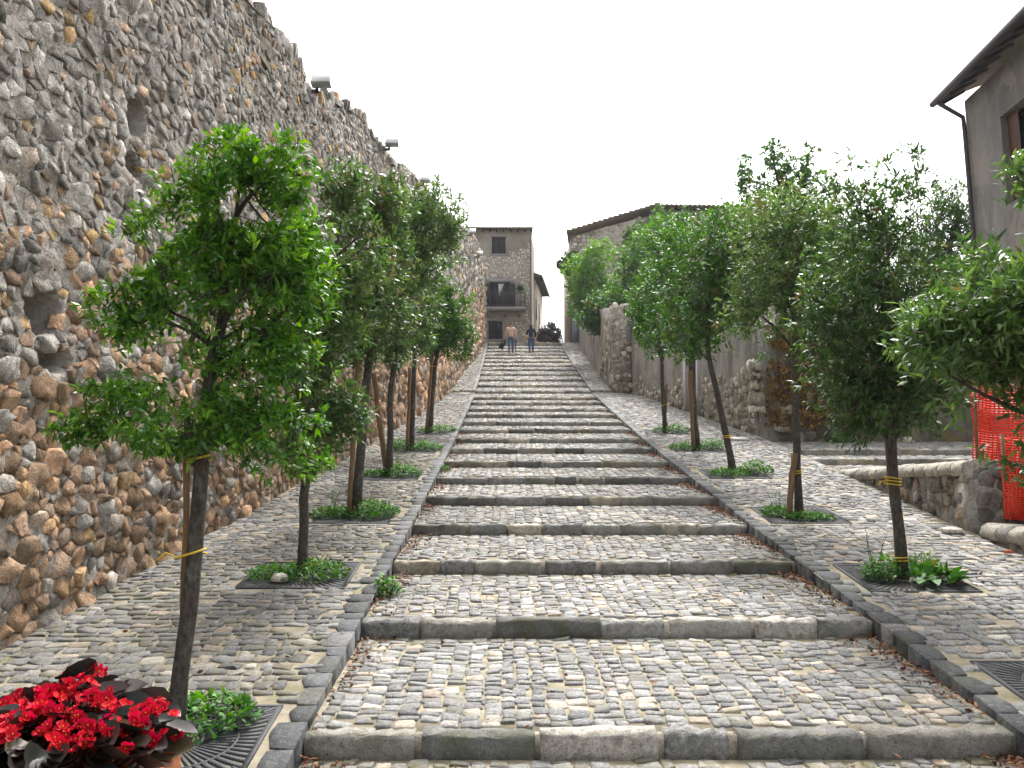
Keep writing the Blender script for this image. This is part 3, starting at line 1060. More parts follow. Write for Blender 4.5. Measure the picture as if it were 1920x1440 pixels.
# white floodlights fixed on the crest
FL = [(602, 152, 38, 'biggest white floodlight box on the town wall crest, nearest the camera'),
      (735, 265, 26, 'second white floodlight box along the town wall crest'),
      (797, 334, 18, 'small white floodlight above the leafy tree tops on the town wall'),
      (864, 409, 14, 'small white floodlight on the wall crest next to the far house roof'),
      (886, 431, 13, 'white floodlight just left of the far house eaves'),
      (900, 472, 11, 'lowest white floodlight, on the end of the town wall beside the far house')]
for fx, fy, fw, lab in FL:
    y, z = on_wall(fx - 10, fy + 8)
    y = min(y, 62.5)
    c = at(fx, fy + 6, y)
    w = max(pxm(fw, y) * 0.92, 0.28)
    r = empty('floodlight', (c[0], c[1], c[2] - 0.1))
    tag(r, lab, 'floodlight', 'floodlights on the wall crest')
    m = MB()
    x0, x1 = c[0] - w / 2, c[0] + w / 2
    h = w * 0.66
    m.prism([(x0, c[1] - 0.12, c[2] + h * 0.1), (x0, c[1] + 0.06, c[2] + 0.0), (x0, c[1] + 0.14, c[2] + h * 0.9), (x0, c[1] + 0.03, c[2] + h * 1.15)], (w, 0, 0))
    m.build('housing', M['white_metal'], r)
    MB().prism([(x0 - 0.01, c[1] - 0.12, c[2] + h * 0.1 - 0.03), (x0 - 0.01, c[1] + 0.1, c[2] - 0.04), (x0 - 0.01, c[1] + 0.1, c[2] - 0.01), (x0 - 0.01, c[1] - 0.12, c[2] + h * 0.1 - 0.004)], (w + 0.02, 0, 0)).build('lens_panel', M['lens'], r)
    MB().box((x0 - 0.25, c[1] + 0.1, c[2] - 0.12), (x0 + 0.1, c[1] + 0.16, c[2] - 0.06)).box((x0 + 0.05, c[1] + 0.1, c[2] - 0.12), (x0 + 0.1, c[1] + 0.16, c[2] + 0.01)).build('bracket', M['pipe'], r)


# ------------------------------------------------------------------ generic rubble facing for the other walls
def wall_frame(p0, p1):
    """unit vector along the wall and outward normal (left-hand side of p0->p1 seen from outside: u x z = n)"""
    d = np.array([p1[0] - p0[0], p1[1] - p0[1]], dtype=float)
    L = np.linalg.norm(d)
    d /= L
    nrm = np.array([d[1], -d[0]])
    return d, nrm, L


def facing(name, parent, p0, p1, zb, zt, mat, du, dv, mask=None, H=(0.03, 0.07), tint=None, n=9, gap=0.015, n_single=80, off=0.0, jit=0.22, seedmoss=0.3):
    d, nrm, L = wall_frame(p0, p1)
    zlo, zhi = min(zb(0), zb(L)), max(zt(0), zt(L))
    q = lattice(0.02, L - 0.02, zlo, zhi, du, dv, jit=jit, vary=0.3)
    k = (q[:, 1] > np.array([zb(v) for v in q[:, 0]]) + dv * 0.3) & (q[:, 1] < np.array([zt(v) for v in q[:, 0]]) - dv * 0.25) & (q[:, 0] > du * 0.3) & (q[:, 0] < L - du * 0.3)
    if mask is not None:
        k &= mask(q[:, 0], q[:, 1])
    q = q[k]
    if len(q) < 3:
        return
    P = cell_polys(q, n=n, gap=gap, rmax=max(du, dv) * 0.62)
    h = rng.uniform(H[0], H[1], len(q))
    P = P * (1 + rng.normal(0, 0.07, (len(q), n, 1)))
    V, f3, f4 = stone_arrays(q, P, h, depth=0.04, rings=3, rough=0.2, tilt=0.15, top=0.84)
    W = np.stack([p0[0] + d[0] * V[:, :, 0] + nrm[0] * (V[:, :, 2] + off), p0[1] + d[1] * V[:, :, 0] + nrm[1] * (V[:, :, 2] + off), V[:, :, 1]], -1)
    if tint is None:
        t = np.stack([rng.random(len(q)), rng.uniform(0.3, 1, len(q)), rng.uniform(0, seedmoss, len(q))], -1)
    else:
        t = tint(q)
    split_pieces(name, name + 's', W, f3, f4, mat, parent, t, biggest_in_view(W.mean(1), np.full(len(q), du), n_single))


def wall_slab(name, parent, p0, p1, thick, zb, zt, mat, nseg=12, rough=0.02, top_rough=0.05):
    """rough solid wall; front is on the outward side"""
    d, nrm, L = wall_frame(p0, p1)
    nz = 8
    V = []
    us = np.linspace(0, L, nseg + 1)
    for u in us:
        b, t = zb(u), zt(u) + (rng.normal(0, top_rough) if 0 < u < L else 0)
        for j in range(nz):
            z = b + (t - b) * j / (nz - 1)
            o = rng.normal(0, rough)
            V.append((p0[0] + d[0] * u + nrm[0] * o, p0[1] + d[1] * u + nrm[1] * o, z))
        V.append((p0[0] + d[0] * u - nrm[0] * thick, p0[1] + d[1] * u - nrm[1] * thick, t - 0.02))
        V.append((p0[0] + d[0] * u - nrm[0] * thick, p0[1] + d[1] * u - nrm[1] * thick, b))
    k = nz + 2
    F4 = [(i * k + j, (i + 1) * k + j, (i + 1) * k + j + 1, i * k + j + 1) for i in range(nseg) for j in range(k - 1)]
    F3 = [(0, j, j + 1) for j in range(1, k - 1)] + [(nseg * k, nseg * k + j + 1, nseg * k + j) for j in range(1, k - 1)]
    return add(name, V, [np.array(F3), np.array(F4)], mat, parent)


# ------------------------------------------------------------------ right-hand walls
rz = lambda y: float(ramp_z(y))
# upper ramp wall, from the top of the stairs down to the stone pier
uw = tag(empty('ramp_wall', (4.45, 50, rz(50))), 'plastered wall under the ivy beside the upper right ramp', 'wall')
p0, p1 = (4.58, 60.5), (4.26, 38.75)
d_, n_, L_ = wall_frame(p0, p1)
yu = lambda u: p0[1] + d_[1] * u
wall_slab('wall_core', uw, p0, p1, 0.78, lambda u: rz(yu(u)) - 0.4, lambda u: 2.2 + np.interp(yu(u), [38.6, 61], [6.0, 9.6]), M['plaster'], 30, 0.03)
facing('stone', uw, p0, p1, lambda u: rz(yu(u)), lambda u: 2.2 + np.interp(yu(u), [38.6, 61], [5.8, 9.4]), M['pale_stone'], 0.34, 0.26,
       mask=lambda u, z: (smooth_noise(u, z, 0.9, 21) > 0.1) & (u > L_ - 9), n_single=60, seedmoss=0.9, off=-0.012)
# pier
pier = tag(empty('stone_pier', (4.65, 38.6, rz(38.7))), 'tall square pier of pale rubble stones where the upper ramp begins', 'pier')
pz0, pz1 = rz(38.7) - 0.15, at(1165, 570, 38.6)[2]
MB().box((4.27, 38.52, pz0 - 0.3), (5.06, 39.3, pz1 - 0.05), jit=0.01).build('pier_core', M['mortar'], pier)
ptint = lambda q: np.stack([rng.uniform(0.25, 1, len(q)), rng.uniform(0.5, 1, len(q)), rng.uniform(0, 0.9, len(q)) * (q[:, 1] < pz1 - 1.2)], -1)
facing('stone', pier, (4.25, 38.52), (5.08, 38.52), lambda u: pz0 + 0.05, lambda u: pz1 + 0.05, M['pale_stone'], 0.25, 0.21, H=(0.03, 0.08), tint=ptint, gap=0.022, n_single=120, off=-0.01)
facing('stone', pier, (4.27, 39.3), (4.27, 38.5), lambda u: pz0 + 0.05, lambda u: pz1 + 0.05, M['pale_stone'], 0.3, 0.24, H=(0.02, 0.05), tint=ptint, n_single=40, off=-0.015)
# lower plaster wall from the pier to the corner
lw = tag(empty('garden_wall', (5.9, 31, rz(31))), 'long grey plaster wall with bare stones at its foot behind the right trees', 'wall')
q0, q1 = (5.06, 38.9), (6.55, 24.4)
d2, n2, L2 = wall_frame(q0, q1)
y2 = lambda u: q0[1] + d2[1] * u
z2t = lambda u: float(2.2 + np.interp(y2(u), [24.3, 39], [4.0, 5.7]))
DU0, DU1 = 8.2, 9.35                              # door opening along the wall
for a, b in ((0, DU0), (DU1, L2)):
    A = (q0[0] + d2[0] * a, q0[1] + d2[1] * a)
    B = (q0[0] + d2[0] * b, q0[1] + d2[1] * b)
    wall_slab('wall_core', lw, A, B, 0.5, lambda u, a=a: rz(y2(u + a)) - 0.4, lambda u, a=a: z2t(u + a), M['plaster'], 24, 0.02)
A = (q0[0] + d2[0] * DU0, q0[1] + d2[1] * DU0)
B = (q0[0] + d2[0] * DU1, q0[1] + d2[1] * DU1)
dz0 = rz(y2((DU0 + DU1) / 2))
wall_slab('wall_core', lw, A, B, 0.5, lambda u: dz0 + 2.1, lambda u: z2t(u + DU0), M['plaster'], 3, 0.01)


def along(u, o, z):
    return np.array([q0[0] + d2[0] * u + n2[0] * o, q0[1] + d2[1] * u + n2[1] * o, z])


def wbox(u0, u1, o0, o1, z0, z1):
    m = MB()
    lo = [along(u0, o0, z0), along(u1, o0, z0), along(u1, o1, z0), along(u0, o1, z0)]
    m.prism(np.array(lo)[::-1], (0, 0, z1 - z0))
    return m


door = wbox(DU0 + 0.08, DU1 - 0.08, -0.30, -0.22, dz0 - 0.3, dz0 + 2.05).build('door', M['door_wood'], lw)
for k in range(5):
    u = DU0 + 0.1 + k * 0.19
    wbox(u, u + 0.17, -0.22, -0.195, dz0 - 0.28, dz0 + 2.03).build('plank', M['door_wood'], door)
wbox(DU0 - 0.24, DU0 + 0.02, -0.35, 0.06, dz0 - 0.5, dz0 + 2.1).build('door_jamb', M['frame_stone'], lw)
wbox(DU1 - 0.02, DU1 + 0.22, -0.35, 0.06, dz0 - 0.6, dz0 + 2.1).build('door_jamb', M['frame_stone'], lw)
wbox(DU0 - 0.3, DU1 + 0.28, -0.33, 0.08, dz0 + 2.103, dz0 + 2.38).build('lintel', M['frame_stone'], lw)
wbox(DU0 - 0.1, DU1 + 0.1, -0.3, 0.2, dz0 - 0.6, dz0 - 0.22).build('threshold', M['frame_stone'], lw)
no_door = lambda u: (u < DU0 - 0.28) | (u > DU1 + 0.25)
facing('stone', lw, q0, q1, lambda u: rz(y2(u)) - 0.05, lambda u: z2t(u), M['pale_stone'], 0.24, 0.18, H=(0.02, 0.06), n_single=150, off=-0.012,
       mask=lambda u, z: no_door(u) & (z - ramp_z(y2(u)) < np.interp(u, [0, 4, 9, L2 - 2.2, L2], [0.4, 0.35, 1.2, 1.35, 1.9]) + 0.45 * smooth_noise(u, z, 2.0, 5)), seedmoss=0.5)
# quoins at the corner
zq = rz(24.4) - 0.12
while zq < rz(24.4) + 2.0:
    h = rng.uniform(0.14, 0.40)
    if rng.random() < 0.72:
        w = rng.uniform(0.22, 0.58)
        x = 6.46 + rng.uniform(-0.16, 0.04)
        V, fs = rough_bar(x, x + w, 24.24 + rng.uniform(0, 0.1), 24.62, zq + rng.uniform(0, 0.05), zq + h - rng.uniform(0.02, 0.06), 6, 0.034, 0.08)
        add('quoin_stone', V, fs, M['pale_stone'], lw, np.tile([rng.uniform(0.5, 1), rng.uniform(0.5, 1), rng.uniform(0, 0.4)], (len(V), 1)), smooth=False)
    zq += h
for k in range(5):                                           # stones left standing in the torn edge of the plaster
    x, z, w, h = 6.95 + rng.uniform(0, 0.5), rz(24.4) + rng.uniform(-0.05, 0.8), rng.uniform(0.2, 0.4), rng.uniform(0.14, 0.24)
    V, fs = rough_bar(x, x + w, 24.36 + rng.uniform(0, 0.05), 24.62, z, z + h, 5, 0.026, 0.06)
    add('quoin_stone', V, fs, M['pale_stone'], lw, np.tile([rng.uniform(0.5, 1), rng.uniform(0.5, 1), rng.uniform(0, 0.4)], (len(V), 1)), smooth=False)
# set-back wall across the side street
bw = tag(empty('back_wall', (10, 24.55, 2.4)), 'dark mossy plaster wall with dry ivy across the side terrace', 'wall')
wall_slab('wall_core', bw, (6.6, 24.5), (22, 24.9), 0.5, lambda u: 1.6, lambda u: 2.2 + 3.7 + 0.02 * u, M['dark_plaster'], 40, 0.03)
facing('stone', bw, (6.6, 24.5), (22, 24.9), lambda u: 2.3, lambda u: 5.6, M['pale_stone'], 0.34, 0.26, H=(0.01, 0.045), n_single=60, off=-0.015,
       mask=lambda u, z: (smooth_noise(u, z, 1.7, 9) > 0.45) | ((u < 1.3) & (smooth_noise(u, z, 3.0, 8) > 0.1) & (z < 4.4)), seedmoss=1.0)

# side terrace with two shallow steps
ter = tag(empty('side_terrace', (8, 20, 2.0)), kind='structure')
T0 = 2.2
tz_ = [(12.95, 18.6, -0.34, -0.36), (18.6, 20.3, -0.36, -0.26), (20.3, 22.3, -0.13, -0.06), (22.3, 24.6, 0.08, 0.30)]
for k, (a, b, z0, z1) in enumerate(tz_):
    xa = 6.50 if k < 1 else 6.45
    V = [(xa, a, T0 + z0), (22, a, T0 + z0), (22, b, T0 + z1), (xa, b, T0 + z1), (xa, a, T0 + z0 - 0.7), (22, a, T0 + z0 - 0.7)]
    add('paving_bed', V, [np.array([(0, 1, 2, 3), (4, 5, 1, 0)])], M['ramp_joint'], ter, smooth=False)
    if k >= 2:
        x = xa + 0.02
        while x < 13:
            L = rng.uniform(0.5, 1.0)
            V, fs = rough_bar(x, x + L - 0.02, a - 0.03 + rng.normal(0, 0.01), a + 0.22, T0 + z0 - 0.25, T0 + z0 + 0.02, 4, 0.01, 0.03)
            add('riser_stone', V, fs, M['riser'], ter, np.tile([rng.uniform(0.3, 1), rng.uniform(0.4, 1), 0.4], (len(V), 1)))
            x += L
q = lattice(6.5, 13.0, 13.0, 24.4, 0.2, 0.18, jit=0.2, vary=0.25)
P = cell_polys(q, n=8, gap=0.012, rmax=0.15)
V, f3, f4 = stone_arrays(q, P, rng.uniform(0.012, 0.025, len(q)), depth=0.02, rings=2, rough=0.1, tilt=0.05)


def ter_z(Y):
    z = np.zeros_like(Y)
    for a, b, z0, z1 in tz_:
        k = (Y >= a) & (Y <= b + 0.001)
        z = np.where(k, T0 + z0 + (z1 - z0) * (Y - a) / (b - a), z)
    return z


cz = ter_z(q[:, 1])
ok = np.ones(len(q), dtype=bool)
for a, b, z0, z1 in tz_[1:]:
    ok &= np.abs(q[:, 1] - a) > 0.27
V, q = V[ok], q[ok]
W = np.stack([V[:, :, 0], V[:, :, 1], ter_z(V[:, :, 1]) + V[:, :, 2]], -1)
tint = np.stack([rng.uniform(0.1, 0.84, len(q)), rng.uniform(0.4, 1, len(q)), rng.uniform(0, 0.5, len(q))], -1)
split_pieces('cobble', 'cobbles', W, f3, f4, M['cobble'], ter, tint, biggest_in_view(W.mean(1), np.full(len(q), 0.2), 60))

# low retaining wall of the terrace with rounded cap stones
def capped_wall(name, label, p0, p1, zc0, zc1, zbase, thick, seed):
    r = tag(empty(name, ((p0[0] + p1[0]) / 2, (p0[1] + p1[1]) / 2, zbase((p0[1] + p1[1]) / 2))), label, 'wall', 'low retaining walls')
    d, nrm, L = wall_frame(p0, p1)
    yy = lambda u: p0[1] + d[1] * u
    zc = lambda u: zc0 + (zc1 - zc0) * u / L
    wall_slab('wall_core', r, p0, p1, thick, lambda u: zbase(yy(u)) - 0.5, lambda u: max(zc(u) - 0.14, zbase(yy(u)) - 0.3), M['mortar'], 14, 0.02, 0.01)
    facing('stone', r, p0, p1, lambda u: zbase(yy(u)) - 0.08, lambda u: zc(u) - 0.1, M['rubble'], 0.22, 0.19, H=(0.02, 0.07), n_single=120, off=-0.01,
           tint=lambda q: np.stack([rng.choice([0.15, 0.3, 0.42, 0.5, 0.95], len(q)) + rng.uniform(-0.05, 0.05, len(q)), rng.uniform(0.3, 0.9, len(q)), rng.uniform(0.2, 1, len(q))], -1))
    u = 0.0
    while u < L - 0.05:
        l = min(rng.uniform(0.28, 0.5), L - u)
        a, b = u + 0.01, u + l - 0.01
        prof = [(-thick - 0.03, -0.17), (0.05, -0.17), (0.075, -0.08), (0.055, -0.015), (-0.02, 0.03), (-thick * 0.5, 0.045), (-thick, 0.01)]
        V, kk = [], len(prof)
        for s, uu in enumerate((a, a + 0.03, (a + b) / 2, b - 0.03, b)):
            sh = 0.93 if s in (0, 4) else 1.0
            for o, z in prof:
                V.append((p0[0] + d[0] * uu + nrm[0] * (o * sh), p0[1] + d[1] * uu + nrm[1] * (o * sh), zc(uu) + z * (sh if z > 0 else 1) - (0.012 if s in (0, 4) else 0)))
        V = np.array(V) + rng.normal(0, 0.008, (len(V), 3))
        F4 = [(s * kk + j, (s + 1) * kk + j, (s + 1) * kk + (j + 1) % kk, s * kk + (j + 1) % kk) for s in range(4) for j in range(kk)]
        F3 = [(0, j, j + 1) for j in range(1, kk - 1)] + [(4 * kk, 4 * kk + j + 1, 4 * kk + j) for j in range(1, kk - 1)]
        add('cap_stone', V, [np.array(F3), np.array(F4)], M['riser'], r, np.tile([rng.uniform(0.55, 0.9), rng.uniform(0.6, 1), rng.uniform(0, 0.5)], (len(V), 1)))
        u += l
    return r


cw = capped_wall('retaining_wall', 'low stone retaining wall with rounded caps beside the right ramp, below the side steps', (6.50, 18.4), (6.34, 12.9), T0 - 0.36, T0 - 0.13, rz, 0.34, 1)
facing('stone', cw, (6.33, 12.82), (8.6, 12.82), lambda u: T0 - 1.1, lambda u: T0 - 0.28, M['rubble'], 0.24, 0.2, H=(0.02, 0.07), n_single=60, off=-0.01,
       tint=lambda q: np.stack([rng.choice([0.15, 0.3, 0.42, 0.5], len(q)), rng.uniform(0.3, 0.8, len(q)), rng.uniform(0.3, 1, len(q))], -1))
MB().box((6.33, 12.82, T0 - 1.6), (8.6, 13.3, T0 - 0.36), jit=0.01).build('return_core', M['mortar'], cw)
for k in range(5):
    V, fs = rough_bar(6.62 + k * 0.42, 6.62 + k * 0.42 + 0.4, 12.77, 13.25, T0 - 0.33, T0 - 0.1, 4, 0.012, 0.06)
    add('cap_stone', V, fs, M['riser'], cw, np.tile([rng.uniform(0.4, 0.8), rng.uniform(0.5, 1), rng.uniform(0, 0.6)], (len(V), 1)))
capped_wall('retaining_wall', 'lower retaining wall with one long rounded cap at the right edge below the orange netting', (6.30, 12.45), (6.16, 6.0), T0 - 0.96, T0 - 0.80, rz, 0.5, 2)
MB().box((6.45, 4.0, T0 - 2.3), (20, 12.95, T0 - 1.02)).build('lower_terrace', M['ground'])
tag(bpy.data.objects['lower_terrace'], kind='structure')


# ------------------------------------------------------------------ houses
def pane_wall(name, parent, mat, origin, ux, L, z0, z1, openings, thick, depth_dir, top=None):
    """flat wall with real rectangular openings; ux unit vector along, depth_dir pointing inwards"""
    us = sorted({0.0, L, *[o[0] for o in openings], *[o[1] for o in openings]})
    zs = sorted({z0, z1, *[o[2] for o in openings], *[o[3] for o in openings]})
    m = MB()
    ux, dd = np.append(ux, 0), np.append(depth_dir, 0)
    o3 = np.array([origin[0], origin[1], 0.0])
    for a, b in zip(us[:-1], us[1:]):
        for c, d in zip(zs[:-1], zs[1:]):
            mu, mz = (a + b) / 2, (c + d) / 2
            if any(q[0] < mu < q[1] and q[2] < mz < q[3] for q in openings):
                continue
            A, B = o3 + ux * a, o3 + ux * b
            m._put([A + (0, 0, c), B + (0, 0, c), B + (0, 0, d), A + (0, 0, d)], f4=[(0, 1, 2, 3)])
    for q in openings:                                         # reveals
        A, B = o3 + ux * q[0], o3 + ux * q[1]
        t = dd * thick
        for P_, Q_ in (((A, q[2]), (A, q[3])), ((B, q[3]), (B, q[2])), ((A, q[3]), (B, q[3])), ((B, q[2]), (A, q[2]))):
            a_, b_ = P_[0] + (0, 0, P_[1]), Q_[0] + (0, 0, Q_[1])
            m._put([a_, b_, b_ + t, a_ + t], f4=[(0, 1, 2, 3)])
    return m.build(name, mat, parent)


def tile_roof(name, parent, P00, P10, P01, n, wave=0.05, thick=0.12):
    """pantile roof: P00->P10 along the eaves, P00->P01 up the slope; wavy section"""
    P00, P10, P01 = (np.asarray(v, dtype=float) for v in (P00, P10, P01))
    e, s = P10 - P00, P01 - P00
    nr = np.cross(e, s)
    nr /= np.linalg.norm(nr)
    if nr[2] < 0:
        nr = -nr
    k = n * 4 + 1
    V = []
    for i in range(k):
        t = i / (k - 1)
        w = wave * (0.5 + 0.5 * math.cos(2 * math.pi * n * t)) + rng.normal(0, wave * 0.08)
        for q in (0, 1):
            V.append(P00 + e * t + s * q + nr * w)
        for q in (1, 0):
            V.append(P00 + e * t + s * q - nr * thick * 0.4)
    F = [(4 * i + j, 4 * (i + 1) + j, 4 * (i + 1) + (j + 1) % 4, 4 * i + (j + 1) % 4) for i in range(k - 1) for j in range(4)]
    F += [(0, 1, 2, 3), (4 * k - 1, 4 * k - 2, 4 * k - 3, 4 * k - 4)]
    return add(name, V, [np.array(F)], M['tile_roof'], parent, smooth=False)


# far house at the head of the stairs
HY = 66.0
hx0, hx1 = -3.4, at(994, 600, HY)[0]
hz0, hz1 = float(ZN[-1]) - 0.2, at(950, 432, HY)[2]
house = tag(empty('far_house', ((hx0 + hx1) / 2, HY, hz0)), 'three storey stone and plaster house with balcony at the top of the stairs', 'house')


def wz(py):
    return at(950, py, HY)[2]


def wx(px):
    return at(px, 600, HY)[0]


wins = [(wx(922) - hx0, wx(948) - hx0, wz(476), wz(444)), (wx(918) - hx0, wx(956) - hx0, wz(575), wz(529)), (wx(916) - hx0, wx(942) - hx0, wz(636), wz(602))]
pane_wall('facade', house, M['house_plaster'], (hx0, HY), (1, 0), hx1 - hx0, hz0, hz1, wins, 0.3, (0, 1))
pane_wall('side_wall', house, M['house_plaster'], (hx1, HY), (0.08, 0.9968), 6.0, hz0, hz1, [], 0.3, (-1, 0))
MB().box((hx0, HY + 0.3, hz0), (hx1 - 0.02, HY + 6, hz1 - 0.05)).build('house_core', M['house_plaster'], house)
for k, (a, b, c, d) in enumerate(wins):
    w = MB().box((hx0 + a, HY + 0.22, c), (hx0 + b, HY + 0.26, d)).build('window', M['dark_glass'], house)
    mid = (a + b) / 2
    if k != 1:
        for s0, s1 in ((a, mid - 0.01), (mid + 0.01, b)):
            MB().box((hx0 + s0 + 0.015, HY + 0.10, c + 0.02), (hx0 + s1 - 0.015, HY + 0.14, d - 0.02)).build('shutter', M['shutter'], w)
            for q in range(9):
                zz = c + 0.06 + (d - c - 0.12) * q / 9
                MB().box((hx0 + s0 + 0.05, HY + 0.085, zz), (hx0 + s1 - 0.05, HY + 0.101, zz + (d - c) / 15)).build('slat', M['shutter'], w)
        MB().box((hx0 + a - 0.12, HY - 0.04, c - 0.12), (hx0 + b + 0.12, HY + 0.1, c)).build('sill', M['frame_stone'], w)
        for s0, s1, t0, t1 in ((a - 0.09, a, c, d), (b, b + 0.09, c, d), (a - 0.09, b + 0.09, d, d + 0.1)):
            MB().box((hx0 + s0, HY - 0.02, t0), (hx0 + s1, HY + 0.05, t1)).build('surround', M['frame_stone'], w)
    else:
        for s0, s1, rot in ((a, a + 0.05, 0), (b - 0.05, b, 0)):
            MB().box((hx0 + s0 - (0.38 if s0 == a else 0), HY - 0.06, c), (hx0 + s1 + (0.38 if s0 != a else 0), HY - 0.015, d - 0.1)).build('shutter', M['shutter'], w)
        MB().prism([(hx0 + mid - 0.12, HY + 0.12, d - 0.1), (hx0 + mid + 0.3, HY + 0.12, d - 0.1), (hx0 + mid - 0.05, HY + 0.12, d - 1.0)], (0, 0.02, 0)).build('curtain', M['curtain'], w)
        MB().box((hx0 + a - 0.3, HY - 0.05, d), (hx0 + b + 0.3, HY + 0.05, d + 0.22)).build('lintel', M['frame_stone'], w)
# exposed rubble on the facade
facing('stone', house, (hx0, HY), (hx1, HY), lambda u: hz0, lambda u: hz1, M['pale_stone'], 0.24, 0.19, H=(0.02, 0.05), n_single=120, off=-0.012,
       tint=lambda q: np.stack([rng.uniform(0.55, 1, len(q)), rng.uniform(0.7, 1, len(q)), np.zeros(len(q))], -1), gap=0.03,
       mask=lambda u, z: ~np.any([(u > w[0] - 0.25) & (u < w[1] + 0.25) & (z > w[2] - 0.25) & (z < w[3] + 0.35) for w in wins], axis=0) &
       (((z > wz(524)) & (z < wz(472) + 0.9 * (u - 3.2) * 0.35 + 0.4 * smooth_noise(u, z, 1.5, 4)) & (rng.random(len(u)) < 0.9)) | ((u > hx1 - hx0 - 0.55) & (rng.random(len(u)) < 0.8) & (z < wz(465))) | ((z < wz(598)) & (smooth_noise(u, z, 1.6, 7) > 0.35))))
# eaves and roof
tile_roof('roof', house, (hx0 - 0.2, HY - 0.55, hz1 + 0.06), (hx1 + 0.25, HY - 0.55, hz1 + 0.06), (hx0 - 0.2, HY + 3.2, hz1 + 1.0), 22, 0.07)
tile_roof('roof', house, (hx0 - 0.2, HY + 6.6, hz1 + 0.2), (hx1 + 0.25, HY + 6.6, hz1 + 0.2), (hx0 - 0.2, HY + 3.1, hz1 + 1.0), 22, 0.07)
for x in np.arange(hx0, hx1 + 0.1, 0.5):
    MB().box((x, HY - 0.5, hz1 - 0.13), (x + 0.09, HY, hz1 - 0.02)).build('rafter', M['wood_dark'], house)
MB().tube([(hx1 + 0.06, HY - 0.08, hz0), (hx1 + 0.06, HY - 0.08, hz1 - 0.25), (hx1 + 0.15, HY - 0.4, hz1)], 0.05, 6).build('downpipe', M['pipe'], house)
# balcony
bx0, bx1 = wx(902), wx(986)
bz = wz(579)
bal = MB().box((bx0, HY - 0.95, bz - 0.22), (bx1, HY - 0.001, bz)).build('balcony', M['frame_stone'], house)
for x in (bx0 + 0.4, (bx0 + bx1) / 2, bx1 - 0.6):
    MB().prism([(x, HY - 0.7, bz - 0.222), (x, HY - 0.002, bz - 0.222), (x, HY - 0.002, bz - 0.6)], (0.2, 0, 0)).build('corbel', M['frame_stone'], bal)
for zr in (bz + 0.08, bz + 0.98):
    MB().box((bx0 + 0.02, HY - 0.93, zr), (bx1 - 0.02, HY - 0.89, zr + 0.045)).build('rail', M['pipe'], bal)
    MB().box((bx1 - 0.06, HY - 0.89, zr), (bx1 - 0.02, HY - 0.01, zr + 0.045)).build('rail', M['pipe'], bal)
    MB().box((bx0 + 0.02, HY - 0.89, zr), (bx0 + 0.06, HY - 0.01, zr + 0.045)).build('rail', M['pipe'], bal)
for x in np.arange(bx0 + 0.08, bx1 - 0.03, 0.125):
    MB().box((x, HY - 0.92, bz + 0.1), (x + 0.03, HY - 0.895, bz + 0.985)).build('baluster', M['pipe'], bal)
for y in np.arange(HY - 0.8, HY - 0.05, 0.125):
    MB().box((bx1 - 0.052, y, bz + 0.1), (bx1 - 0.028, y + 0.03, bz + 0.985)).build('baluster', M['pipe'], bal)

# next house, receding round the bend
g0 = np.array([1.95, 71.0])
gd = np.array([0.105, 0.9945])
nh = tag(empty('neighbour_house', (2.4, 74, hz0)), 'narrow house with deep eaves just right of the balcony house', 'house')
gz1 = at(1006, 512, 70.5)[2]
gn = np.array([gd[1], -gd[0]])
m = MB()
c4 = [g0, g0 + gd * 9, g0 + gd * 9 - gn * 5, g0 - gn * 5]
m.prism([(p[0], p[1], hz0 - 2) for p in c4], (0, 0, gz1 - hz0 + 2 - 0.05))
m.build('house_wall', M['house_plaster'], nh)
tile_roof('roof', nh, (*(g0 - gd * 0.3 + gn * 0.65), gz1 - 0.2), (*(g0 + gd * 9.3 + gn * 0.65), gz1 - 0.2), (*(g0 - gd * 0.3 - gn * 2.5), gz1 + 1.0), 30, 0.06)
for k in range(14):
    p = g0 + gd * (0.1 + k * 0.65)
    m = MB()
    qd = [p, p + gd * 0.1, p + gd * 0.1 + gn * 0.6, p + gn * 0.6]
    m.prism([(v[0], v[1], gz1 - 0.30) for v in qd], (0, 0, 0.11))
    m.build('rafter', M['wood_dark'], nh)
for k, (u0, u1) in enumerate(((1.6, 2.5), (4.6, 5.5))):
    p = [g0 + gd * u0 + gn * 0.004, g0 + gd * u1 + gn * 0.004, g0 + gd * u1 + gn * 0.05, g0 + gd * u0 + gn * 0.05]
    m = MB()
    m.prism([(v[0], v[1], gz1 - 3.2) for v in p][::-1], (0, 0, 1.6))
    m.build('shutter', M['shutter'], nh)

# ivy-clad stone house on the right
RY = 62.0
sh = tag(empty('stone_house', (8, RY, hz0)), 'stone house with mossy sloping roof behind the ivy on the right', 'house')
ez0, ez1 = at(1066, 440, RY)[2], at(1235, 392, RY)[2]
X0, X1, X2 = at(1072, 500, RY)[0], at(1232, 400, RY)[0], at(1470, 400, RY)[0]
m = MB()
m.prism([(X0, RY, hz0 - 1), (X1, RY, hz0 - 1), (X1, RY, ez1 - 0.3), (X0, RY, ez0 - 0.1)], (0, 9, 0))
m.build('house_wall', M['house_plaster'], sh)
m = MB()
m.box((X1, RY - 0.3, hz0 - 1), (X2, RY + 8, ez1 - 0.25))
m.build('house_wall', M['house_plaster'], sh)
facing('stone', sh, (X0, RY), (X1, RY), lambda u: hz0, lambda u: ez0 - 0.2 + (ez1 - ez0) * u / (X1 - X0), M['pale_stone'], 0.30, 0.22, H=(0.02, 0.05), n_single=100, off=-0.012,
       tint=lambda q: np.stack([rng.uniform(0.3, 1, len(q)), rng.uniform(0.5, 1, len(q)), np.zeros(len(q))], -1), gap=0.03)
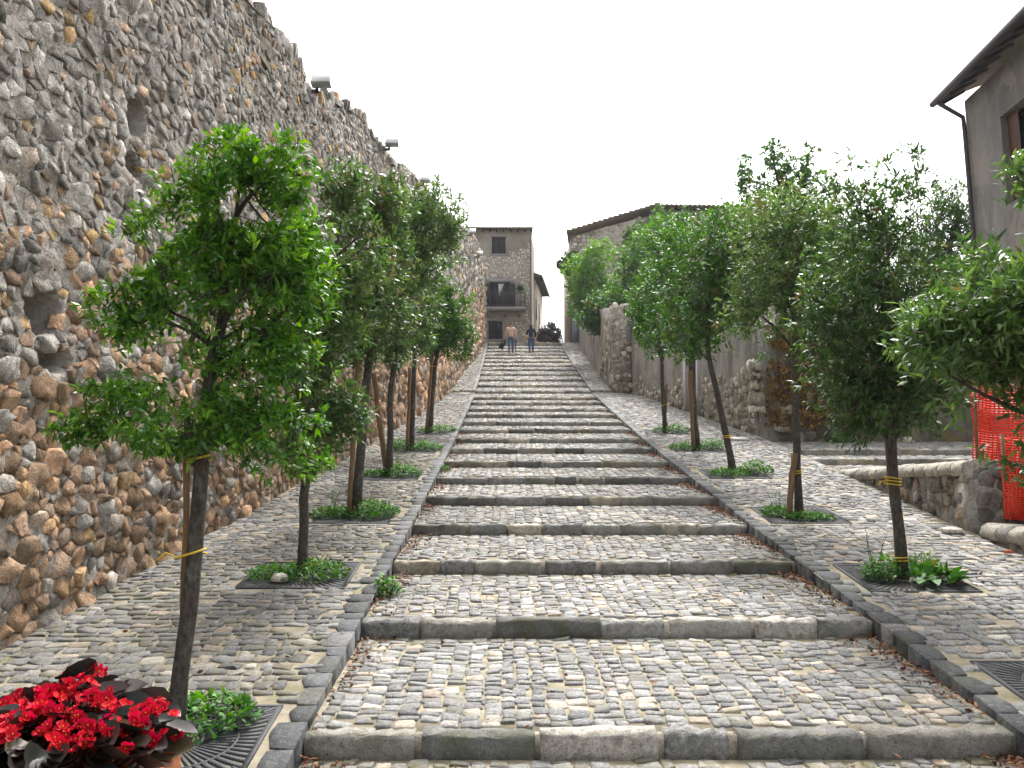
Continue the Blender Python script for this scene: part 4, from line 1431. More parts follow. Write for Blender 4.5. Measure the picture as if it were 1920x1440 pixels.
facing('stone', sh, (X1, RY - 0.3), (X2, RY - 0.3), lambda u: hz0 + 4, lambda u: ez1 - 0.5, M['pale_stone'], 0.32, 0.24, H=(0.02, 0.05), n_single=60, off=-0.012, gap=0.03, mask=lambda u, z: smooth_noise(u, z, 1.2, 3) > -0.2)
# roof slab sloping down to the stairs; eaves run away round the bend
ro = MB()
sl = (ez1 - ez0) / (X1 - X0)
ro.prism([(X0 - 0.35, RY - 0.45, ez0 - 0.02), (X1 + 0.1, RY - 0.45, ez0 + sl * (X1 - X0 + 0.45)), (X1 + 0.1, RY - 0.45, ez0 + sl * (X1 - X0 + 0.45) + 0.16), (X0 - 0.35, RY - 0.45, ez0 + 0.14)], (0.9, 9.5, 0))
ro.build('roof', M['tile_roof'], sh)
x = X0 - 0.35
while x < X1 + 0.05:                                            # verge tiles
    zz = ez0 + sl * (x - X0 + 0.35) + 0.14
    MB().box((x, RY - 0.5, zz), (x + 0.34, RY + 0.3, zz + 0.10), jit=0.012).build('verge_tile', M['tile_roof'], sh)
    x += 0.35
tile_roof('roof', sh, (X1 - 0.1, RY - 0.9, ez1 + 0.05), (X2, RY - 0.9, ez1 - 0.05), (X1 - 0.1, RY + 4, ez1 + 0.7), 28, 0.09)
for k in range(12):
    x = X1 + k * 0.65
    MB().box((x, RY - 0.8, ez1 - 0.2), (x + 0.1, RY - 0.3, ez1 - 0.06)).build('rafter', M['wood_dark'], sh)
# metal door and post by the stair head
gate = tag(empty('grey_gate', (4.25, 61.2, float(ZN[-1]))), 'tall grey metal gate leaf with dark post at the right stair head', 'gate')
gz = at(1080, 592, 61)[2]
MB().box((at(1073, 600, 61.2)[0], 61.2, float(ZN[-1])), (at(1087, 600, 61.2)[0], 61.25, gz)).build('leaf', M['grey_metal'], gate)
MB().box((at(1087, 600, 61.1)[0], 61.08, float(ZN[-1]) - 0.3), (at(1091, 600, 61.1)[0], 61.3, gz + 0.1)).build('post', M['wood_dark'], gate)

# tall house at the right edge, its eaves running towards the camera
K0 = np.array([at(1812, 300, 20.0)[0], 20.0])
kd = np.array([-0.086, -1.0])
kd /= np.linalg.norm(kd)
kn = np.array([kd[1], -kd[0]])                                   # towards the stairs
rh = tag(empty('side_house', (K0[0] + 2, 14, 2.0)), 'tall brown plastered house with dark eaves at the right edge', 'house')
kz = at(1812, 190, 20.0)[2]
LEAN = 0.045                                                     # the old wall leans back as it rises
B0 = K0 - kn * 0.0 + np.array([0.30, 0])


def kp(u, o, z):
    b = 1.0 - (z - 1.0) / (kz - 1.0)
    p = K0 + kd * u + kn * o + np.array([0.42 * b, 0.0])
    return np.array([p[0], p[1], z])


wu0, wu1, wzl, wzh = 1.62, 2.7, kz - 2.75, kz - 0.95
us = [0, wu0, wu1, 14]
zs = [1.0, wzl, wzh, kz]
m = MB()
for a, b in zip(us[:-1], us[1:]):
    for c, d in zip(zs[:-1], zs[1:]):
        if (a, c) == (wu0, wzl):
            continue
        m._put([kp(a, 0, c), kp(b, 0, c), kp(b, 0, d), kp(a, 0, d)], f4=[(0, 1, 2, 3)])
m._put([kp(0, 0, 1.0), kp(0, 0, kz), kp(0, -6, kz + 2), kp(0, -6, 1.0)], f4=[(0, 1, 2, 3)])
m._put([kp(14, 0, 1.0), kp(14, -6, 1.0), kp(14, -6, kz + 2), kp(14, 0, kz)], f4=[(0, 1, 2, 3)])
for P_, Q_ in (((wu0, wzl), (wu0, wzh)), ((wu1, wzh), (wu1, wzl)), ((wu0, wzh), (wu1, wzh)), ((wu1, wzl), (wu0, wzl))):
    m._put([kp(P_[0], 0, P_[1]), kp(Q_[0], 0, Q_[1]), kp(Q_[0], -0.3, Q_[1]), kp(P_[0], -0.3, P_[1])], f4=[(0, 1, 2, 3)])
m.build('house_wall', M['brown_plaster'], rh)
w = MB()
w._put([kp(wu0, -0.25, wzl), kp(wu1, -0.25, wzl), kp(wu1, -0.25, wzh), kp(wu0, -0.25, wzh)], f4=[(0, 1, 2, 3)])
w = w.build('window', M['dark_glass'], rh)
m = MB()
m._put([kp(wu0 + 0.02, -0.12, wzl), kp(wu0 + 0.5, -0.12, wzl), kp(wu0 + 0.5, -0.12, wzh), kp(wu0 + 0.02, -0.12, wzh)], f4=[(0, 1, 2, 3)])
m.build('shutter', M['door_wood'], w)
# eaves
def eave(u0, u1, o0, o1, z0, z1, t):
    m = MB()
    pl = []
    for u, o, z in ((u0, o0, z0), (u1, o0, z0), (u1, o1, z1), (u0, o1, z1)):
        q = K0 + kd * u + kn * o
        pl.append((q[0], q[1], z))
    m.prism(pl, (0, 0, t))
    return m


eave(-0.35, 14.5, 0.5, -6.2, kz + 0.10, kz + 2.6, 0.11).build('roof', M['tile_roof'], rh)
eave(-0.33, 14.4, 0.48, -0.3, kz + 0.04, kz + 0.43, 0.05).build('soffit_boards', M['wood_dark'], rh)
for k in range(24):
    eave(-0.25 + k * 0.6, -0.16 + k * 0.6, 0.45, -0.1, kz - 0.03, kz + 0.28, 0.07).build('rafter', M['wood_dark'], rh)
g = [K0 + kd * u + kn * 0.55 for u in (-0.36, 14.4)]
MB().tube([(g[0][0], g[0][1], kz + 0.08), (g[1][0], g[1][1], kz + 0.12)], 0.075, 8).build('gutter', M['pipe'], rh)
pts_ = [np.append(K0 + kd * (-0.1) + kn * 0.52, kz + 0.02), np.append(K0 + kd * (-0.02) + kn * 0.42, kz - 0.1), kp(0.06, 0.08, kz - 0.38), kp(0.06, 0.07, kz - 0.7), kp(0.06, 0.07, kz - 4), kp(0.06, 0.07, 1.2)]
MB().tube(pts_, 0.05, 8).build('downpipe', M['pipe'], rh)


# ------------------------------------------------------------------ foliage
def leaves_arrays(C, D, ln, wd, tint, curl=0.25):
    """C (n,3) bases, D (n,3) directions, ln/wd (n,), 6-vertex leaves"""
    n = len(C)
    D = D / (np.linalg.norm(D, axis=1, keepdims=True) + 1e-9)
    R = rng.normal(0, 1, (n, 3)) * 0.55 + np.array([0, 0, 1.0])
    S = np.cross(D, R)
    S /= np.linalg.norm(S, axis=1, keepdims=True) + 1e-9
    N = np.cross(S, D)
    l, w = ln[:, None], wd[:, None]
    drop = -np.abs(N) * 0 + N * (-curl)
    b = C
    l1 = C + D * l * 0.35 + S * w * 0.5 + N * l * 0.03
    r1 = C + D * l * 0.35 - S * w * 0.5 + N * l * 0.03
    l2 = C + D * l * 0.70 + S * w * 0.38 + drop * l * 0.25
    r2 = C + D * l * 0.70 - S * w * 0.38 + drop * l * 0.25
    tp = C + D * l + drop * l * 0.7
    V = np.stack([b, l1, r1, l2, r2, tp], 1).reshape(-1, 3)
    o = (np.arange(n) * 6)[:, None]
    f3 = np.concatenate([o + np.array([[0, 2, 1]]), o + np.array([[3, 4, 5]])])
    f4 = o + np.array([[1, 2, 4, 3]])
    return V, f3, f4, np.repeat(tint, 6, axis=0)


def gap_noise(p, s, seed):
    return (smooth_noise(p[:, 0] + p[:, 1] * 0.6, p[:, 2], s, seed) + smooth_noise(p[:, 1] - 0.5 * p[:, 0], p[:, 2] * 0.8, s * 1.1, seed + 1)) * 0.6


def crown_points(blobs, n, seed, gap=0.25, shell=0.55, freq=3.0):
    """clusters in a union of ellipsoids: blob = (centre, radii, weight)"""
    w = np.array([b[2] * np.prod(b[1]) ** (2 / 3) for b in blobs])
    w /= w.sum()
    out = []
    tries = 0
    while sum(len(o) for o in out) < n and tries < 30:
        k = rng.choice(len(blobs), size=n, p=w)
        c = np.array([blobs[i][0] for i in k])
        r = np.array([blobs[i][1] for i in k])
        d = rng.normal(0, 1, (n, 3))
        d /= np.linalg.norm(d, axis=1, keepdims=True)
        t = rng.random(n) ** (shell)
        t = np.where(rng.random(n) < 0.14, t * rng.uniform(1.05, 1.4, n), t)
        p = c + d * r * t[:, None]
        out.append(p[gap_noise(p, freq, seed) > -gap])
        tries += 1
    return np.concatenate(out)[:n]


def curve(a, b, sag, n=5):
    t = np.linspace(0, 1, n)[:, None]
    L = np.linalg.norm(b - a)
    mid = rng.normal(0, 0.06 * L, 3)
    return a + (b - a) * t + (4 * t * (1 - t)) * (np.array([0, 0, sag * L]) + mid)


def make_tree(name, label, group, trunk, tr, blobs, n_cl, per, leaf_l, leaf_w, mat, seed, tlo=0.1, thi=1.0, brown=0.0, gap=0.25, bark='bark', freq=3.0, spread=0.9, limbs=14, cat='tree', grow=1.14, dens=1.75):
    """trunk: list of world points; blobs: ellipsoids of the crown"""
    trunk = np.array(trunk, dtype=float)
    base = trunk[0]
    root = tag(empty(name, base), label, cat, group)
    # trunk resampled with slight wobble
    tt = np.linspace(0, 1, 12)
    ct = np.linspace(0, 1, len(trunk))
    P = np.stack([np.interp(tt, ct, trunk[:, k]) for k in range(3)], -1)
    P[1:-1] += rng.normal(0, tr * 0.12, (10, 3))
    P[0, 2] -= 0.08
    R = tr * np.interp(tt, [0, 0.06, 0.5, 1], [1.22, 1.02, 0.82, 0.14])
    V, f4, f3 = tube_arrays(P, R, 10)
    V += rng.normal(0, tr * 0.03, V.shape)
    add('trunk', V, [f3, f4], M[bark], root)
    cl = crown_points([(c, r * grow, w) for c, r, w in blobs], int(n_cl * dens), seed, gap, freq=freq)
    ctr = cl.mean(0)
    # limbs
    mb = MB()
    l1 = cl[rng.choice(len(cl), limbs, replace=False)]
    nodes, nrad = [], []
    lowest = cl[:, 2].min()
    for e in l1:
        zz = np.clip(e[2] - rng.uniform(0.25, 0.6) * (abs(e[0] - ctr[0]) + abs(e[1] - ctr[1]) + 0.3), max(lowest, P[4, 2]), P[-2, 2])
        a = np.array([np.interp(zz, P[:, 2], P[:, k]) for k in range(3)])
        c = curve(a, a + (e - a) * 0.95, 0.06, 7)
        r0 = tr * rng.uniform(0.26, 0.42)
        mb.tube(c, np.linspace(r0, r0 * 0.3, 7), 5, cap=False)
        nodes.append(c[2:])
        nrad.append(np.linspace(r0, r0 * 0.3, 7)[2:])
    nodes.append(P[5:])
    nrad.append(R[5:] * 0.4)
    nodes, nrad = np.concatenate(nodes), np.concatenate(nrad)
    l2 = cl[rng.choice(len(cl), min(len(cl), limbs * 7), replace=False)]
    nn, nr = [nodes], [nrad]
    for e in l2:
        k = int(np.argmin(((nodes - e) ** 2).sum(1)))
        a = nodes[k]
        c = curve(a, e, 0.05, 5)
        r0 = min(nrad[k] * 0.6, tr * 0.16)
        mb.tube(c, np.linspace(r0, r0 * 0.35, 5), 4, cap=False)
        nn.append(c[2:])
        nr.append(np.linspace(r0, r0 * 0.35, 5)[2:])
    nodes, nrad = np.concatenate(nn), np.concatenate(nr)
    dirs = np.zeros_like(cl)
    for i, e in enumerate(cl):
        k = int(np.argmin(((nodes - e) ** 2).sum(1)))
        a = nodes[k]
        dirs[i] = e - a
        c = curve(a, e, 0.03, 3)
        mb.tube(c, np.linspace(min(nrad[k] * 0.5, tr * 0.06), tr * 0.02, 3), 3, cap=False)
    mb.build('branches', M['branch'], root, smooth=True)
    # rosettes of leaves
    out = cl - ctr
    out /= np.linalg.norm(out, axis=1, keepdims=True) + 1e-6
    dn = dirs / (np.linalg.norm(dirs, axis=1, keepdims=True) + 1e-6)
    ax = out * 0.5 + dn * 0.4 + np.array([0, 0, 0.35])
    n = len(cl) * per
    A = np.repeat(ax, per, axis=0)
    D = A * 0.75 + rng.normal(0, spread, (n, 3))
    C = np.repeat(cl, per, axis=0) + rng.normal(0, leaf_l * 0.28, (n, 3))
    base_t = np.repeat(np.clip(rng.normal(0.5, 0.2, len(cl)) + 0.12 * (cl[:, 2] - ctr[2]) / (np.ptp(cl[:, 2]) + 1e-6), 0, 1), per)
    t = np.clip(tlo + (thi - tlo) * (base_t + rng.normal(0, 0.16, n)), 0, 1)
    bz_ = np.repeat((rng.random(len(cl)) < brown).astype(float) * rng.uniform(0.3, 0.9, len(cl)), per) * rng.uniform(0.5, 1, n)
    bz_ = np.maximum(bz_, (rng.random(n) < 0.012) * 0.7)
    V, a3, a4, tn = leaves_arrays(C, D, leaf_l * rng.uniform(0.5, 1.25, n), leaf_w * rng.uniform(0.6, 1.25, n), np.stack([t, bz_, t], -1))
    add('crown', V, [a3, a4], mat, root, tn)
    return root


def blobs_px(Y, lst):
    """(px, py, rx, ry, weight, dY) of a crown clump at depth Y"""
    out = []
    for b in lst:
        px, py, rx, ry = b[:4]
        wgt = b[4] if len(b) > 4 else 1.0
        dy = b[5] if len(b) > 5 else 0.0
        c = at(px, py, Y + dy)
        k = (Y + dy) / F_PX
        out.append((c, np.array([rx * k, max(rx, ry) * k * 0.9, ry * k]), wgt))
    return out


def trunk_px(x, Y, zb, lst):
    return [np.array([x, Y, zb])] + [at(px, py, Y + dy) for px, py, dy in lst]


LEFT = [
    dict(tr=0.056, pts=[(362, 1050, 0), (395, 700, 0.05), (425, 540, 0.1), (450, 330, 0.1)], n=1080, per=11, ll=0.076, lw=0.024, mat='leaf_bright', tlo=0.05, thi=1.1, gap=0.1, freq=4.8,
         bl=[(470, 330, 105, 75), (430, 430, 150, 90, 1.2), (300, 480, 80, 70), (540, 480, 85, 110, 1.1), (250, 590, 75, 60, 0.9), (550, 620, 75, 90, 1.1), (400, 520, 130, 70, 0.7), (250, 740, 85, 45, 0.8), (170, 800, 55, 35, 0.8), (430, 780, 110, 60, 0.9), (520, 830, 95, 60, 1.0), (340, 800, 130, 45, 0.7), (450, 660, 110, 70, 0.5)],
         lab='bright green leafy young tree nearest the camera on the left ramp'),
    dict(tr=0.055, pts=[(570, 950, 0), (580, 800, 0), (610, 600, 0), (640, 420, 0)], n=620, per=10, ll=0.105, lw=0.032, mat='leaf_dark', tlo=0.15, thi=1.0, gap=0.3, freq=3.2, brown=0.10,
         bl=[(645, 370, 45, 60), (640, 480, 80, 90), (610, 600, 85, 90), (600, 740, 75, 80), (560, 850, 60, 45, 0.8), (640, 780, 40, 60, 0.7)],
         lab='second tree on the left ramp, half hidden by the nearest bright tree'),
    dict(tr=0.070, pts=[(688, 700, 0), (705, 560, 0), (715, 420, 0)], n=620, per=10, ll=0.11, lw=0.034, mat='leaf_dark', tlo=0.15, thi=1.0, gap=0.3, freq=2.6, brown=0.18,
         bl=[(700, 400, 80, 60), (690, 500, 85, 80), (690, 590, 85, 70), (680, 650, 60, 40, 0.7), (740, 380, 50, 40)],
         lab='third tree on the left ramp, bare trunk with stake on its left'),
    dict(tr=0.062, pts=[(733, 740, 0), (745, 600, 0), (780, 430, 0)], n=680, per=9, ll=0.12, lw=0.038, mat='leaf_dark', tlo=0.3, thi=1.05, gap=0.35, freq=2.2,
         bl=[(800, 400, 65, 62), (770, 470, 75, 70), (750, 560, 60, 70), (735, 650, 45, 45), (840, 430, 35, 40, 0.8)],
         lab='fourth tree on the left ramp, a stake leaning in from its left'),
    dict(tr=0.060, pts=[(776, 720, 0), (778, 620, 0), (785, 520, 0)], n=480, per=8, ll=0.13, lw=0.042, mat='leaf_dark', tlo=0.25, thi=0.95, gap=0.35, freq=2.0,
         bl=[(780, 560, 48, 60), (770, 620, 42, 45), (790, 500, 45, 40)],
         lab='fifth tree on the left ramp, slim trunk with upright stake'),
    dict(tr=0.065, pts=[(815, 690, 0), (828, 620, 0), (838, 560, 0)], n=520, per=8, ll=0.135, lw=0.045, mat='leaf_bright', tlo=0.0, thi=0.75, gap=0.4, freq=2.0,
         bl=[(840, 590, 45, 50), (850, 635, 40, 38), (835, 550, 28, 25), (820, 640, 30, 30)],
         lab='last and smallest looking tree of the left row, beside the upper ramp'),
]
RIGHT = [
    dict(tr=0.06, pts=[(1990, 1000, 0), (1970, 700, 0), (1950, 400, 0)], n=640, per=10, ll=0.125, lw=0.028, mat='leaf_dark', tlo=0.15, thi=1.1, gap=0.22, freq=3.6,
         bl=[(1860, 590, 100, 50), (1770, 620, 70, 45, 0.9), (1850, 660, 130, 45), (1900, 500, 60, 60), (1880, 440, 45, 35, 0.7), (1930, 370, 35, 70, 0.8), (1908, 745, 45, 40, 0.7), (1795, 765, 45, 28, 0.6), (1915, 850, 28, 30, 0.6), (1960, 600, 110, 180, 1.0), (2025, 800, 80, 110)],
         lab='nearest tree of the right row, its leafy branches entering at the right edge'),
    dict(tr=0.055, pts=[(1672, 850, 0), (1660, 650, 0), (1648, 450, 0)], n=860, per=9, ll=0.095, lw=0.028, mat='leaf_dark', tlo=0.0, thi=0.85, gap=0.4, freq=2.8, brown=0.04,
         bl=[(1640, 420, 85, 75, 0.8), (1690, 360, 50, 60, 0.35), (1600, 350, 40, 50, 0.3), (1705, 300, 30, 35, 0.2), (1650, 540, 120, 85), (1660, 640, 125, 75), (1610, 720, 85, 60), (1680, 740, 80, 70), (1600, 790, 40, 35, 0.8), (1740, 720, 50, 60, 0.6), (1560, 600, 50, 60, 0.6)],
         lab='tall dark right row tree with thin sparse top and yellow ties on its trunk'),
    dict(tr=0.060, pts=[(1492, 800, 0), (1490, 650, 0), (1485, 450, 0)], n=680, per=9, ll=0.11, lw=0.028, mat='leaf_dark', tlo=0.3, thi=1.15, gap=0.3, freq=2.4, brown=0.10,
         bl=[(1470, 440, 95, 75), (1530, 440, 60, 70, 0.8), (1490, 540, 105, 75), (1430, 590, 70, 55), (1550, 560, 60, 70, 0.8), (1480, 630, 80, 40, 0.7)],
         lab='forked tree of the right row with silvery green crown'),
    dict(tr=0.068, pts=[(1352, 770, 0), (1325, 650, 0), (1330, 500, 0)], n=620, per=9, ll=0.12, lw=0.034, mat='leaf_bright', tlo=-0.05, thi=0.7, gap=0.35, freq=2.2, brown=0.10,
         bl=[(1340, 490, 75, 75), (1320, 580, 75, 60), (1390, 450, 60, 65), (1380, 560, 50, 50), (1300, 640, 45, 35, 0.8)],
         lab='leaning tree of the right row, trunk slanting to the left'),
    dict(tr=0.068, pts=[(1300, 740, 0), (1293, 650, 0), (1285, 560, 0)], n=520, per=8, ll=0.13, lw=0.04, mat='leaf_bright', tlo=0.0, thi=0.8, gap=0.38, freq=2.0,
         bl=[(1280, 520, 60, 70), (1270, 600, 55, 50), (1300, 630, 40, 35), (1260, 460, 40, 45)],
         lab='fifth tree of the right row with a brown stake close on its left'),
    dict(tr=0.062, pts=[(1243, 720, 0), (1240, 650, 0), (1236, 580, 0)], n=460, per=8, ll=0.14, lw=0.044, mat='leaf_bright', tlo=0.0, thi=0.85, gap=0.38, freq=2.0,
         bl=[(1225, 570, 45, 50), (1240, 620, 40, 42), (1250, 530, 40, 40), (1215, 610, 28, 35)],
         lab='farthest tree of the right row, slender, in front of the brown door'),
]
for k, ((x, y), s) in enumerate(zip(TREES_L, LEFT)):
    make_tree('street_tree', s['lab'], 'trees along the left ramp', trunk_px(x, y, rz(y), s['pts']), s['tr'], blobs_px(y, s['bl']), s['n'], s['per'], s['ll'], s['lw'], M[s['mat']], 100 + k,
              s['tlo'], s['thi'], s.get('brown', 0.02), s['gap'], freq=s['freq'], limbs=16, dens=1.9)
for k, ((x, y), s) in enumerate(zip(TREES_R, RIGHT)):
    make_tree('street_tree', s['lab'], 'trees along the right ramp', trunk_px(x, y, rz(y), s['pts']), s['tr'], blobs_px(y, s['bl']), s['n'], s['per'], s['ll'], s['lw'], M[s['mat']], 200 + k,
              s['tlo'], s['thi'], s.get('brown', 0.02), s['gap'], freq=s['freq'], limbs=16, grow=1.28, dens=2.6)


def bg_tree(name, label, Y, foot_px, tops, bl, n, per, ll, lw, mat, seed, tlo, thi, tr=0.14, gap=0.3, brown=0.02, group='greenery behind the right wall', cat='tree', zfoot=2.6, freq=1.6, limbs=12):
    f = at(foot_px, 800, Y)
    return make_tree(name, label, group, [np.array([f[0], Y, zfoot])] + [at(px, py, Y) for px, py in tops], tr, blobs_px(Y, bl), n, per, ll, lw, M[mat], seed, tlo, thi, brown, gap, freq=freq, limbs=limbs, cat=cat)


bg_tree('ivy_tree', 'ivy covered tree with finger-like tops against the sky behind the right wall', 29, 1470, [(1468, 500), (1465, 330)],
        [(1468, 330, 22, 45), (1450, 290, 16, 25, 0.7), (1510, 330, 16, 40), (1520, 290, 14, 22, 0.6), (1396, 340, 12, 45), (1425, 365, 12, 35), (1455, 390, 45, 40), (1500, 390, 45, 40), (1545, 350, 10, 35, 0.6), (1470, 450, 80, 50, 0.9), (1555, 390, 22, 25, 0.5), (1410, 400, 25, 30)],
        620, 9, 0.13, 0.075, 'leaf_ivy', 301, 0.0, 0.6, gap=0.6)
bg_tree('background_tree', 'grey green bushy tree between the tall right trees and the side house', 27, 1780, [(1780, 600), (1785, 420)],
        [(1790, 395, 52, 48), (1755, 440, 55, 55), (1815, 450, 40, 60), (1735, 500, 50, 70, 0.9)], 680, 9, 0.13, 0.045, 'leaf_dark', 302, 0.1, 0.8, gap=0.5)
bg_tree('background_shrub', 'vivid yellow green shrub over the back wall beside the side house', 25.6, 1790, [(1790, 640), (1790, 540)],
        [(1775, 520, 45, 32), (1815, 510, 38, 36), (1800, 545, 40, 25)], 380, 9, 0.09, 0.05, 'leaf_weed', 303, 0.4, 1.1, tr=0.05, gap=0.6, cat='shrub')
bg_tree('background_tree', 'broad mid green tree behind the leaning and forked right trees', 27.5, 1430, [(1430, 600), (1430, 470)],
        [(1420, 470, 70, 60), (1380, 520, 60, 60), (1470, 520, 70, 60), (1540, 500, 60, 60), (1600, 540, 60, 60)], 620, 9, 0.13, 0.045, 'leaf_dark', 305, 0.1, 0.8, gap=0.5)
bg_tree('background_tree', 'dark tree crown filling the gap behind the forked right tree', 31, 1600, [(1600, 600), (1610, 480)],
        [(1590, 445, 65, 60), (1535, 455, 55, 60), (1650, 470, 65, 60), (1700, 480, 50, 60)], 620, 8, 0.15, 0.05, 'leaf_dark', 304, 0.0, 0.6, gap=0.4)
UZ = 9.0
bg_tree('wall_shrub', 'light green shrub spilling over the upper ramp wall by the stair head', 50, 1120, [(1118, 560), (1115, 520)],
        [(1100, 510, 38, 40), (1130, 545, 38, 40), (1085, 560, 22, 40), (1110, 580, 40, 28), (1125, 480, 30, 28)], 620, 9, 0.20, 0.085, 'leaf_ivy', 311, 0.35, 1.1, tr=0.07, gap=0.5, cat='shrub', zfoot=8.0)
bg_tree('wall_shrub', 'mid green shrub over the wall right of the pier top', 43, 1190, [(1195, 580), (1200, 520)],
        [(1180, 500, 40, 45), (1215, 480, 40, 55), (1160, 560, 35, 30), (1200, 560, 45, 40), (1240, 450, 35, 45)], 620, 9, 0.18, 0.075, 'leaf_ivy', 312, 0.15, 0.85, tr=0.07, gap=0.45, cat='shrub', zfoot=7.0)
bg_tree('wall_shrub', 'dark ivy hanging from the wall edge left of the pier', 44.5, 1140, [(1140, 590), (1140, 560)],
        [(1125, 605, 26, 22), (1145, 585, 22, 22), (1105, 600, 25, 18), (1130, 570, 30, 25)], 300, 9, 0.16, 0.09, 'leaf_ivy', 313, 0.0, 0.6, tr=0.05, gap=0.6, cat='shrub', zfoot=6.9)
bg_tree('house_ivy', 'ivy tufts hanging off the left corner of the stone house', 61.2, 1072, [(1070, 520), (1070, 495)],
        [(1068, 492, 14, 14), (1056, 500, 9, 12, 0.8), (1078, 484, 12, 10), (1068, 510, 9, 16, 0.7)], 170, 8, 0.2, 0.13, 'leaf_ivy', 314, 0.0, 0.5, tr=0.04, gap=0.8, cat='ivy', zfoot=hz0)
bg_tree('house_ivy', 'ivy climbing the stone house wall up to its roof', 60.6, 1225, [(1225, 500), (1226, 430)],
        [(1232, 420, 12, 35), (1220, 450, 20, 30), (1262, 420, 10, 22), (1280, 430, 14, 35), (1185, 450, 14, 25), (1250, 470, 40, 30)], 460, 8, 0.22, 0.13, 'leaf_ivy', 315, 0.1, 0.75, tr=0.06, gap=0.7, cat='ivy', zfoot=hz0)
bg_tree('background_tree', 'pale leafy tree behind the right row in front of the stone house', 36, 1330, [(1330, 560), (1330, 470)],
        [(1330, 450, 55, 50), (1290, 480, 45, 50), (1370, 430, 40, 45), (1260, 520, 35, 40)], 480, 8, 0.17, 0.06, 'leaf_ivy', 316, 0.05, 0.7, gap=0.5, zfoot=4.5)
bg_tree('purple_shrub', 'dark purple leaved bush at the top of the stairs beside the far house', 63.5, 1032, [(1032, 635), (1032, 622)],
        [(1030, 628, 20, 18), (1042, 634, 12, 12), (1018, 632, 10, 16), (1036, 612, 10, 8, 0.6)], 320, 9, 0.14, 0.08, 'leaf_purple', 317, 0.0, 1.0, tr=0.05, gap=0.7, cat='shrub', zfoot=float(ZN[-1]), group='shrubs at the stair head')
bg_tree('wall_plant', 'hanging green plant on the end of the town wall beside the balcony', 61.5, 902, [(901, 560), (900, 530)],
        [(900, 530, 6, 26), (898, 505, 5, 14)], 120, 8, 0.16, 0.09, 'leaf_ivy', 318, 0.0, 0.6, tr=0.03, gap=0.9, cat='plant', zfoot=at(901, 600, 61.5)[2], group='plants on walls')
bg_tree('balcony_plant', 'small potted looking green plant on the balcony', 65.4, 977, [(976, 546), (976, 543)],
        [(976, 541, 6, 5)], 40, 7, 0.12, 0.06, 'leaf_ivy', 319, 0.1, 0.8, tr=0.02, gap=0.9, cat='plant', zfoot=bz + 0.02, group='plants on walls')

# dry ivy on the back wall
n = 5200
u = rng.uniform(6.7, 10.4, n)
zz = 2.2 + rng.uniform(0.7, 3.4, n)
k = (smooth_noise(u, zz, 1.6, 31) + 0.9 - 0.25 * np.abs(u - 8.2) ** 1.5 > 0.2)
u, zz = u[k], zz[k]
C = np.stack([u, 24.42 + (u - 6.6) * 0.026 - rng.uniform(0, 0.12, len(u)), zz], -1)
D = np.stack([rng.normal(0, 0.6, len(u)), -np.abs(rng.normal(0.5, 0.3, len(u))), rng.normal(-0.5, 0.5, len(u))], -1)
V, a3, a4, tn = leaves_arrays(C, D, rng.uniform(0.05, 0.11, len(u)), rng.uniform(0.04, 0.08, len(u)), np.stack([rng.beta(1.3, 1.5, len(u)), np.zeros(len(u)), np.zeros(len(u))], -1))
di = at_origin('dry_ivy', V, [a3, a4], M['leaf_dry'], tn)
tag(di, 'orange brown dry ivy clinging to the dark back wall', 'ivy')


# ------------------------------------------------------------------ tree grates, stakes and weeds
def slope_at(y):
    return math.atan((rz(y + 0.5) - rz(y - 0.5)) / 1.0)


def grate_meshes():
    h = GRATE
    m = MB()
    t = 0.035
    for lo, hi in (((-h, -h), (h, -h + t)), ((-h, h - t), (h, h)), ((-h, -h + t), (-h + t, h - t)), ((h - t, -h + t), (h, h - t))):
        m.box((lo[0], lo[1], -0.03), (hi[0], hi[1], 0.0))
    frame = m.arrays()
    m = MB()
    for r0, r1 in ((0.17, 0.20), (0.405, 0.42)):
        k = 32
        a = np.linspace(0, 2 * np.pi, k, endpoint=False)
        V = np.zeros((4, k, 3))
        for i, (r, z) in enumerate(((r0, -0.03), (r0, -0.002), (r1, -0.002), (r1, -0.03))):
            V[i, :, 0], V[i, :, 1], V[i, :, 2] = r * np.cos(a), r * np.sin(a), z
        f4 = [(i * k + j, ((i + 1) % 4) * k + j, ((i + 1) % 4) * k + (j + 1) % k, i * k + (j + 1) % k) for i in range(4) for j in range(k)]
        m._put(V, f4=f4)
    ring = m.arrays()
    m = MB()
    nb = 56
    for i in range(nb):
        a = 2 * math.pi * i / nb
        c, s = math.cos(a), math.sin(a)
        L = min(h / max(abs(c), 1e-6), h / max(abs(s), 1e-6)) - 0.03
        for r0, r1, w in ((0.20, 0.405, 0.0085), (0.42, L, 0.016)):
            T = np.eye(4)
            T[:2, :2] = [[c, -s], [s, c]]
            m.box((r0 - 0.01, -w, -0.026), (r1, w, -0.004), T)
    # tapering fill between outer spokes
    for i in range(nb):
        a = 2 * math.pi * (i + 0.5) / nb
        c, s = math.cos(a), math.sin(a)
        L = min(h / max(abs(c), 1e-6), h / max(abs(s), 1e-6)) - 0.03
        if L > 0.66:
            T = np.eye(4)
            T[:2, :2] = [[c, -s], [s, c]]
            m.box((0.6, -0.010, -0.026), (L, 0.010, -0.004), T)
    bars = m.arrays()
    return frame, ring, bars


